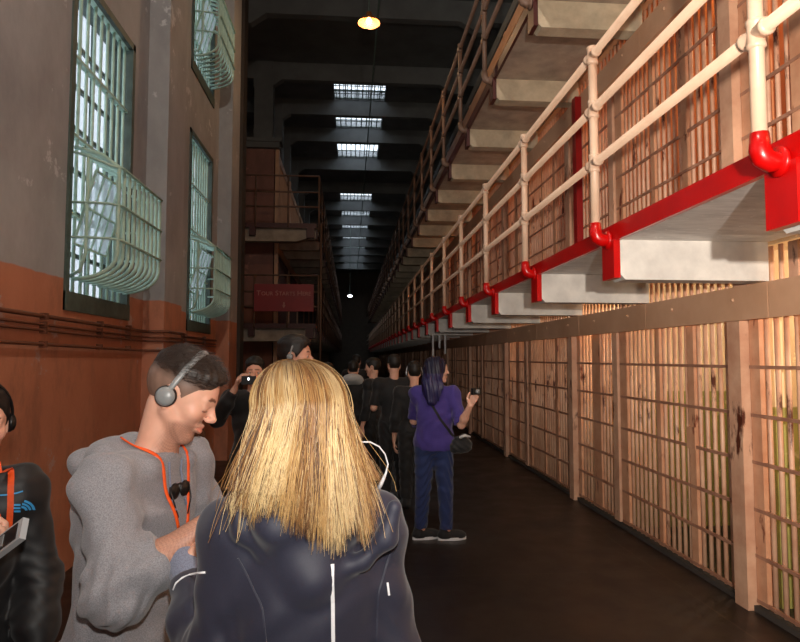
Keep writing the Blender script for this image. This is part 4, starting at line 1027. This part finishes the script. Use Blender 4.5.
HC = [rooted('blonde_strand_%s' % n, c, .34) for n, c in (('pale', (218, 190, 140)), ('gold', (186, 148, 94)), ('honey', (146, 104, 60)), ('ash', (80, 56, 38)), ('caramel', (104, 70, 42)))]
STR = []
def hair_path(phi, layer, ex, ey, ez, x0, wob):
    """phi 0 = straight down the back, + towards the right ear; starts on a parting line over the crown"""
    s = hb.s; pts = []
    sx, cy = math.sin(phi), -math.cos(phi)
    for i in range(9):                                   # down over the skull
        t = i/8; el_ = (1-t)*PI/2*.97
        rx = (.084+layer)*math.cos(el_); rz = (.096+layer*.7)*math.sin(el_); ry = (.107+layer)*math.cos(el_)
        pts.append(hb.w(x0*(1-t)+rx*sx, -.016+ry*cy+.03*(1-t), .034+rz))
    p = V(pts[-1]); e = V(ex, ey, ez); n = 11
    tan = V(pts[-1])-V(pts[-2])
    for i in range(1, n+1):
        t = i/n; h = p*(1-t)+e*t
        q = p+tan*t*n*.22
        pp = q*(1-t)**2+h*(1-(1-t)**2)
        pp = pp+V(wob[0]*math.sin(t*5+wob[2]), wob[1]*math.sin(t*4+wob[2]*2), 0)*t
        pts.append(pp)
    return pts
clumps = []
for c in range(140):
    phi = random.uniform(-1.75, 1.75) if c > 50 else random.uniform(-1.1, 1.1)
    layer = random.uniform(.0, .013)
    xx = math.sin(phi)*abs(math.sin(phi))**-.15 if abs(phi) > .05 else 0
    xw = -.088+xx*.108+(.018 if phi > .9 else 0)
    ez = float(np.interp(xw, [-.21, -.14, -.06, .0, .05], [1.405, 1.39, 1.36, 1.325, 1.37]))+random.uniform(-.03, .045)
    ey = 1.085+.055*(1-math.cos(phi))+random.uniform(-.008, .012)
    if abs(phi) > 1.4: ey += .06; ez += random.uniform(0, .05)
    clumps.append((phi, layer, xw+random.uniform(-.02, .02), ey, ez, (0, 0, 1, 1, 2, 4, 3)[min(6, max(0, int(2.6+2.4*math.sin(phi*5.5+.8)+random.gauss(0, 1.2))))]))
T3h = bvh(P3['top'])
for phi, layer, ex, ey, ez, ci in clumps:
    for k in range(32):
        dp = random.gauss(0, .075); tip = random.uniform(.25, 1.0)
        e = (ex+random.gauss(0, .0045)+dp*.04, ey+random.gauss(0, .004), min(1.43, ez+abs(random.gauss(0, .032))))
        P = hair_path(phi+dp, layer+random.uniform(-.002, .003), *e, .012*random.uniform(-1, 1)-.01, (random.gauss(0, .003), random.gauss(0, .003), random.uniform(0, 6)))
        for i in range(9, len(P)):
            h = T3h.ray_cast(Vector((P[i][0], .8, P[i][2])), Vector((0, 1, 0)), .7)
            if h[0] is not None and P[i][1] > h[0].y-.004 and abs(phi) < 1.6: P[i] = V(P[i][0], h[0].y-.004-random.uniform(0, .004), P[i][2])
        STR.append((P, [.00075*(1 if i < len(P)-6 else 1.0-.15*(i-len(P)+6)) for i in range(len(P))], ci if random.random() < .72 else random.randrange(5)))
for _ in range(60):    # loose flyaways
    phi = random.choice((-1, 1))*random.uniform(.8, 1.25)
    P = hair_path(phi, .012+random.uniform(0, .012), -.085+math.copysign(.12, phi)+random.gauss(0, .02), 1.12+random.gauss(0, .02), 1.34+random.uniform(0, .1), 0, (random.gauss(0, .008), .004, random.uniform(0, 6)))
    STR.append((P, [.0004]*len(P), random.randrange(3)))
strand_mesh('hair_strands', STR, HC, hair0)
# headphones round her neck, band standing up behind the right shoulder
t = thing('headphones', 'white headphones worn round the neck of the blonde person, band sticking out to the right', 'headphones', (.04, 1.3, 1.45))
arc = [unproj(x, y, d_) for x, y, d_ in ((352, 447, 1.26), (360, 442, 1.26), (370, 442, 1.27), (379, 446.5, 1.28), (385, 454, 1.29), (388, 464, 1.30), (386, 473, 1.30), (382, 482, 1.30), (378, 490, 1.31))]
MB().tube(arc, [.0016]*6+[.0022, .004, .0045], 8).build('headband', M['white_plastic'], t)
for p, nm in ((unproj(348, 470, 1.30), 0), (unproj(374, 503, 1.33), 1)): MB().lathe(p, [(0, -.008), (.026, -.006), (.028, 0), (.024, .008), (0, .012)], 20, (.6, -.3, .4)).build('ear_cup', M['grey_plastic'], t)
# ---- person at the left edge in the black jacket
hl = Head((-1.05, 1.865, 1.475), (.62, -.78, -.12), .93, True)
J = dict(dir=(.507, -.862, 0), chest=(-1.13, 1.9, 1.10), pelvis=(-1.14, 1.91, .84), neck=(-1.105, 1.89, 1.32), shL=(-.985, 1.985, 1.262), shR=(-1.265, 1.815, 1.262),
         elL=(-.93, 2.00, 1.0), wrL=(-.885, 1.885, .80), elR=(-1.19, 1.68, 1.03), wrR=(-.955, 1.66, 1.15), **legs(-1.14, 1.91, (.507, -.862), .82, .085, .45))
P1 = person('person at the left edge in a black jacket holding an audio player', J,
    dict(mat=M['black_sheen'], name='jacket', g=.024, sg=.022, pants=M['black_cloth'], sleeve=dict(L=.9, R=.85), hem=-.06, fold=.004, belly=.13), hl,
    dict(L=((.1, -.45, -.88), (.75, .5, 0), -1, .4), R=((.85, .1, .45), (-.35, -.3, .85), 1, .6)), .0042, True,
    hair=dict(mat=M['hair_dark'], top=.014, side=.008, top_c=(.018, .013, .011), voxel=.0045, low=.05), cloth_vox=.005)
MB().ball(tuple(hl.w(0, -.12, .02)), (.035, .035, .04), 12).build('hair_bun', paint('black_hair_bun', (28, 22, 20), .5), P1['root'])
headphones(hl, 'black headphones worn by the person at the left edge', .03, mat='black_plastic', cup=.028)
T1 = bvh(P1['top'])
dl = Vector((.35, -.94, 0)).normalized()
l1 = thing('lanyard', 'orange lanyard on the black jacket of the person at the left edge', 'lanyard', (-1.04, 1.75, 1.2))
for a in (((-3, 462), (2, 490), (2, 520), (0, 548)), ((-30, 470), (-22, 500), (-10, 530), (-3, 548))):
    pts = [unproj(x, y, 1.75) for x, y in a]
    ribbon('strap', T1, pts, tuple(-dl), .016, M['orange'], l1, off=.004)
lg = MB(); tmp = []
def on_jacket(px, py): 
    p = unproj(px, py, 1.7); d = (p-Vector((0, 0, EYE))).normalized(); h = T1.ray_cast(Vector((0, 0, EYE)), d, 4); return (h[0]-d*.002) if h[0] is not None else p
def patch(name, loops, mat, parent):
    m = MB()
    for a, b in loops:      # two rails of pixels make a strip
        A = [on_jacket(*p) for p in a]; B = [on_jacket(*p) for p in b]; n = len(A); d = Vector((.45, -.89, 0))*.0006
        vs = [p+d for p in A]+[p+d for p in B]+[p-d for p in A]+[p-d for p in B]
        fs = []
        for i in range(n-1): fs += [(i, i+1, n+i+1, n+i), (2*n+i, 3*n+i, 3*n+i+1, 2*n+i+1)]
        m.add(vs, fs)
    return m.build(name, mat, parent)
def arc_rail(cx, cy, r0, r1, a0, a1, n=8):
    A = [(cx+r0*math.cos(t)*1.25, cy-r0*math.sin(t)) for t in np.linspace(a0, a1, n)]; B = [(cx+r1*math.cos(t)*1.25, cy-r1*math.sin(t)) for t in np.linspace(a0, a1, n)]; return A, B
loops = [arc_rail(21.5, 511, 3.0, 5.0, .15, 1.6), arc_rail(21.5, 511, 6.0, 8.0, .12, 1.5), arc_rail(21.5, 511, 9.0, 11.2, .1, 1.35)]
for k, (a, b) in enumerate(((14, 20.5), (12.5, 20.5), (14, 20.5))): y = 504+k*3.2; loops.append(([(a, y), ((a+b)/2, y), (b, y)], [(a, y+1.9), ((a+b)/2, y+1.9), (b, y+1.9)]))
patch('chest_emblem', loops, M['logo_blue'], P1['root'])
patch('chest_piping', [([(0, 494.6), (8, 494), (16, 492.5), (23, 490.5)], [(0, 496), (8, 495.4), (16, 494), (23, 491.8)])], M['logo_blue'], P1['root'])
dv = thing('audio_guide', 'silver and black handheld audio player held by the person at the left edge', 'audio player', (-.9, 1.62, 1.2))
c = unproj(9, 540, 1.60); ax = (unproj(30, 524, 1.57)-unproj(-8, 553, 1.63)).normalized(); upv = Vector((-.25, -.75, .6)).normalized(); s_ = ax.cross(upv).normalized(); upv = s_.cross(ax)
MB().obox(c, [ax, s_, upv], (.062, .027, .0075)).build('case', M['silver'], dv)
MB().obox(c+upv*.0085, [ax, s_, upv], (.045, .02, .0015)).build('keypad', M['black_plastic'], dv)
MB().obox(c-ax*.02+upv*.011, [ax, s_, upv], (.014, .015, .001)).build('screen', M['grey_plastic'], dv)
# ---- man with headphones behind the blonde person
hm = Head((-.345, 4.0, 1.672), (1, -.12, -.02), .98)
def simple(x, y, top, d, arms='down', fem=False):
    """joints of a standing figure whose shoulders sit .28 below its top"""
    d = unit(V(*d, 0)); r = V(d[1], -d[0], 0); k = (top-.30)/1.45
    c = V(x, y, 0); Jt = dict(dir=d, chest=c+V(0, 0, top-.50), pelvis=c+V(0, 0, .93*k), neck=c+V(0, 0, top-.30), **legs(x, y, d, .92*k, .085, .48*k))
    hw = .165 if fem else .19
    for a, q in (('L', -1), ('R', 1)):
        sh = c+r*q*hw+V(0, 0, top-.345); Jt['sh'+a] = sh
        if arms == 'down': Jt['el'+a] = sh+r*q*.05-V(0, 0, .29); Jt['wr'+a] = Jt['el'+a]+d*.07-V(0, 0, .25)
        else: Jt['el'+a] = sh+r*q*.06-d*.02-V(0, 0, .28); Jt['wr'+a] = Jt['el'+a]+d*.21-r*q*.10+V(0, 0, .10)
    hs_ = {a: (((0, 0, -1) if arms == 'down' else tuple(d-r*q*.3)), tuple(-r*q), (1 if a == 'L' else -1)*-1, .4) for a, q in (('L', -1), ('R', 1))}
    return Jt, hs_
Jm, Hm = simple(-.36, 4.02, 1.79, (.98, -.2), 'up')
P4 = person('dark-haired person with headphones facing right, just behind the blonde head', Jm, dict(mat=M['black_cloth'], g=.02, pants=M['black_cloth'], sleeve=dict(L=.9, R=.9)), hm, Hm, .005,
    hair=dict(mat=M['hair_dark'], top=.022, side=.010, top_c=(.02, .015, .013), voxel=.005, quiff=.006), tint_kw=dict(stubble=.5))
headphones(hm, 'thin grey headphones on the dark-haired person behind the blonde head', .01, cup=.022, r=.003)
# ---- purple-haired person taking a photo
hp = Head((.800, 5.66, 1.545), (.97, .22, .0), .95, True)
J = dict(dir=(.35, .94, 0), chest=(.77, 5.66, 1.19), pelvis=(.765, 5.68, .90), neck=(.775, 5.67, 1.39), shL=(.615, 5.72, 1.335), shR=(.925, 5.60, 1.335),
         elR=(.985, 5.49, 1.07), wrR=(1.035, 5.33, 1.25), elL=(.60, 5.86, 1.07), wrL=(.72, 5.98, 1.2), hipL=(.69, 5.70, .86), hipR=(.84, 5.66, .86), knL=(.67, 5.72, .47), knR=(.87, 5.69, .47),
         anL=(.655, 5.78, .09), anR=(.885, 5.74, .09), footL=(.85, .2, 0), footR=(.9, .1, 0))
P5 = person('person with dark violet hair in a purple shirt raising a phone by the bars', J,
    dict(mat=M['purple'], name='shirt', g=.022, pants=M['jean'], pants_name='jeans', sleeve=dict(L=-.12, R=-.05), hem=-.07, fold=.006, belly=.155, white_soles=True, leg=.0), hp,
    dict(R=((.35, -.35, .85), (.3, .9, .2), 1, .8), L=((.6, .5, .5), (.5, -.3, -.2), 1, .5)), .005, True, cloth_vox=.006)
S = SDF(hp.c-[.25, .25, .36], hp.c+[.25, .25, .2], .006)
S.ell(hp.w(0, -.016, .036), V(.09, .112, .098)*.95, hp.R, 0); bk = -hp.R[1]
S.cap(hp.w(0, -.04, .02), V(.745, 5.60, 1.38), .095, .10, .05); S.cap(V(.72, 5.56, 1.42), V(.73, 5.54, 1.28), .07, .05, .05); S.cap(V(.81, 5.54, 1.40), V(.82, 5.53, 1.27), .055, .04, .04)
S.halfcut(hp.w(0, .05, .03), unit(hp.R[1]*.9-hp.R[2]*.3), .5)
S.folds(lambda P: .003*np.sin(P[:, 0]*120+3*np.sin(P[:, 2]*9))+.002*np.sin(P[:, 0]*260+P[:, 2]*30))
to_object('hair', S, M['purple_hair'], P5['root'], lambda P: np.where(P[:, 2:3] < 1.52, 1, .35)*np.array([[.022, .018, .085]])*np.ones((len(P), 1)), 0)
ph = thing('camera', 'small dark camera raised in the hand of the purple-haired person', 'camera', (1.06, 5.27, 1.34))
MB().obox((1.075, 5.28, 1.375), [Vector((.6, -.8, 0)), Vector((.8, .6, 0)), Vector((0, 0, 1))], (.012, .05, .028)).build('case', M['black_plastic'], ph)
MB().lathe((1.083, 5.27, 1.375), [(.018, 0), (.018, .02), (0, .02)], 12, (.6, -.8, 0)).build('lens', M['grey_plastic'], ph)
bg = thing('shoulder_bag', 'black shoulder bag with a pale flap at the hip of the purple-haired person', 'bag', (.98, 5.5, .88))
S = SDF((.8, 5.3, .75), (1.15, 5.65, 1.1), .005); S.ell((.985, 5.485, .905), (.085, .05, .075), None, 0); S.cap((.93, 5.485, .87), (1.03, 5.485, .88), .05, .045, .03)
S.folds(lambda P: .003*np.sin(P[:, 0]*90+P[:, 2]*120)); to_object('pouch', S, M['black_cloth'], bg)
MB().tube([(.955, 5.425, .965), (1.0, 5.42, .985), (1.05, 5.44, .97)], [.022, .03, .016], 8, .5).build('flap', M['pale_cloth'], bg)
T5 = bvh(P5['top'])
ribbon('strap', T5, [(.665, 5.3, 1.385), (.72, 5.3, 1.26), (.80, 5.3, 1.12), (.93, 5.3, .955)], (0, 1, 0), .022, M['black_cloth'], bg, off=.006)
# ---- the darker crowd further along
def extra_person(label, x, y, top, d, arms='down', mat='black_cloth', sleeves=.9, fem=False, hairc=(.02, .016, .013), vox=.009, name='jacket', wrists=None):
    Jx, Hx = simple(x, y, top, d, arms, fem)
    h = Head((x, y, top-.125), (*d, -.08), .96, fem)
    if wrists:
        for a, wv, ev in (('L', wrists[0], wrists[2]), ('R', wrists[1], wrists[3])): Jx['wr'+a] = V(wv); Jx['el'+a] = V(ev)
        Hx = dict(L=((-.3, -.3, .9), (-1, 0, 0), -1, .7), R=((.3, -.3, .9), (1, 0, 0), 1, .7))
    return h, person(label, Jx, dict(mat=M[mat], g=.022, pants=M['black_cloth'], sleeve=dict(L=sleeves, R=sleeves), name=name), h, Hx, vox, fem, hair=dict(mat=M['hair_dark'], top=.018, side=.008, top_c=hairc, voxel=.007, low=.05), cloth_vox=.011)
extra_person('person in a black t-shirt seen from behind, left of the purple shirt', .52, 7.4, 1.70, (-.2, .98), 'up', sleeves=-.1, name='t_shirt')
h7, _ = extra_person('dark-clothed person with pale headphones hidden behind the purple-haired person', .72, 7.0, 1.62, (-.1, .99), fem=True)
headphones(h7, 'pale headphones on the person hidden behind the purple-haired person', .0, mat='white_plastic', r=.004)
h8, p8 = extra_person('dark-clothed person with a pale hood over the shoulders, right of the blonde head', .05, 9.0, 1.62, (.1, .99))
S = SDF((-.3, 8.6, 1.2), (.4, 9.3, 1.6), .009); S.ell((.04, 8.93, 1.37), (.13, .09, .07), None, 0); S.cap((-.06, 8.96, 1.33), (.14, 8.96, 1.33), .06, .06, .05)
to_object('hood', S, M['pale_cloth'], p8['root'])
h9, p9 = extra_person('dark-haired person lifting a small camera with a lit lamp, left of the blonde head', -.78, 5.2, 1.67, (.1, -.99), wrists=((-.70, 5.0, 1.42), (-.90, 5.0, 1.42), (-.52, 5.10, 1.17), (-1.05, 5.08, 1.17)))
t = thing('camera', 'small black camera with a glowing white light, left of the blonde head', 'camera', (-.8, 4.9, 1.4))
q = unproj(248.5, 379, 4.93); MB().obox(q+Vector((0, .02, -.01)), [Vector((1, 0, 0)), Vector((0, 1, 0)), Vector((0, 0, 1))], (.055, .014, .033)).build('case', M['black_plastic'], t)
MB().ball(q, (.009, .006, .009), 10).build('indicator', M['led'], t)
extra_person('dark-clothed person between the black t-shirt and the blonde head, facing left', .30, 8.3, 1.66, (-.9, .3), vox=.01)
extra_person('dark-clothed person deep in the corridor crowd, looking away', .12, 11.5, 1.72, (0, 1), vox=.011)
extra_person('tall dark-clothed person at the far left of the corridor crowd', -.28, 8.0, 1.60, (.3, .95), vox=.011)
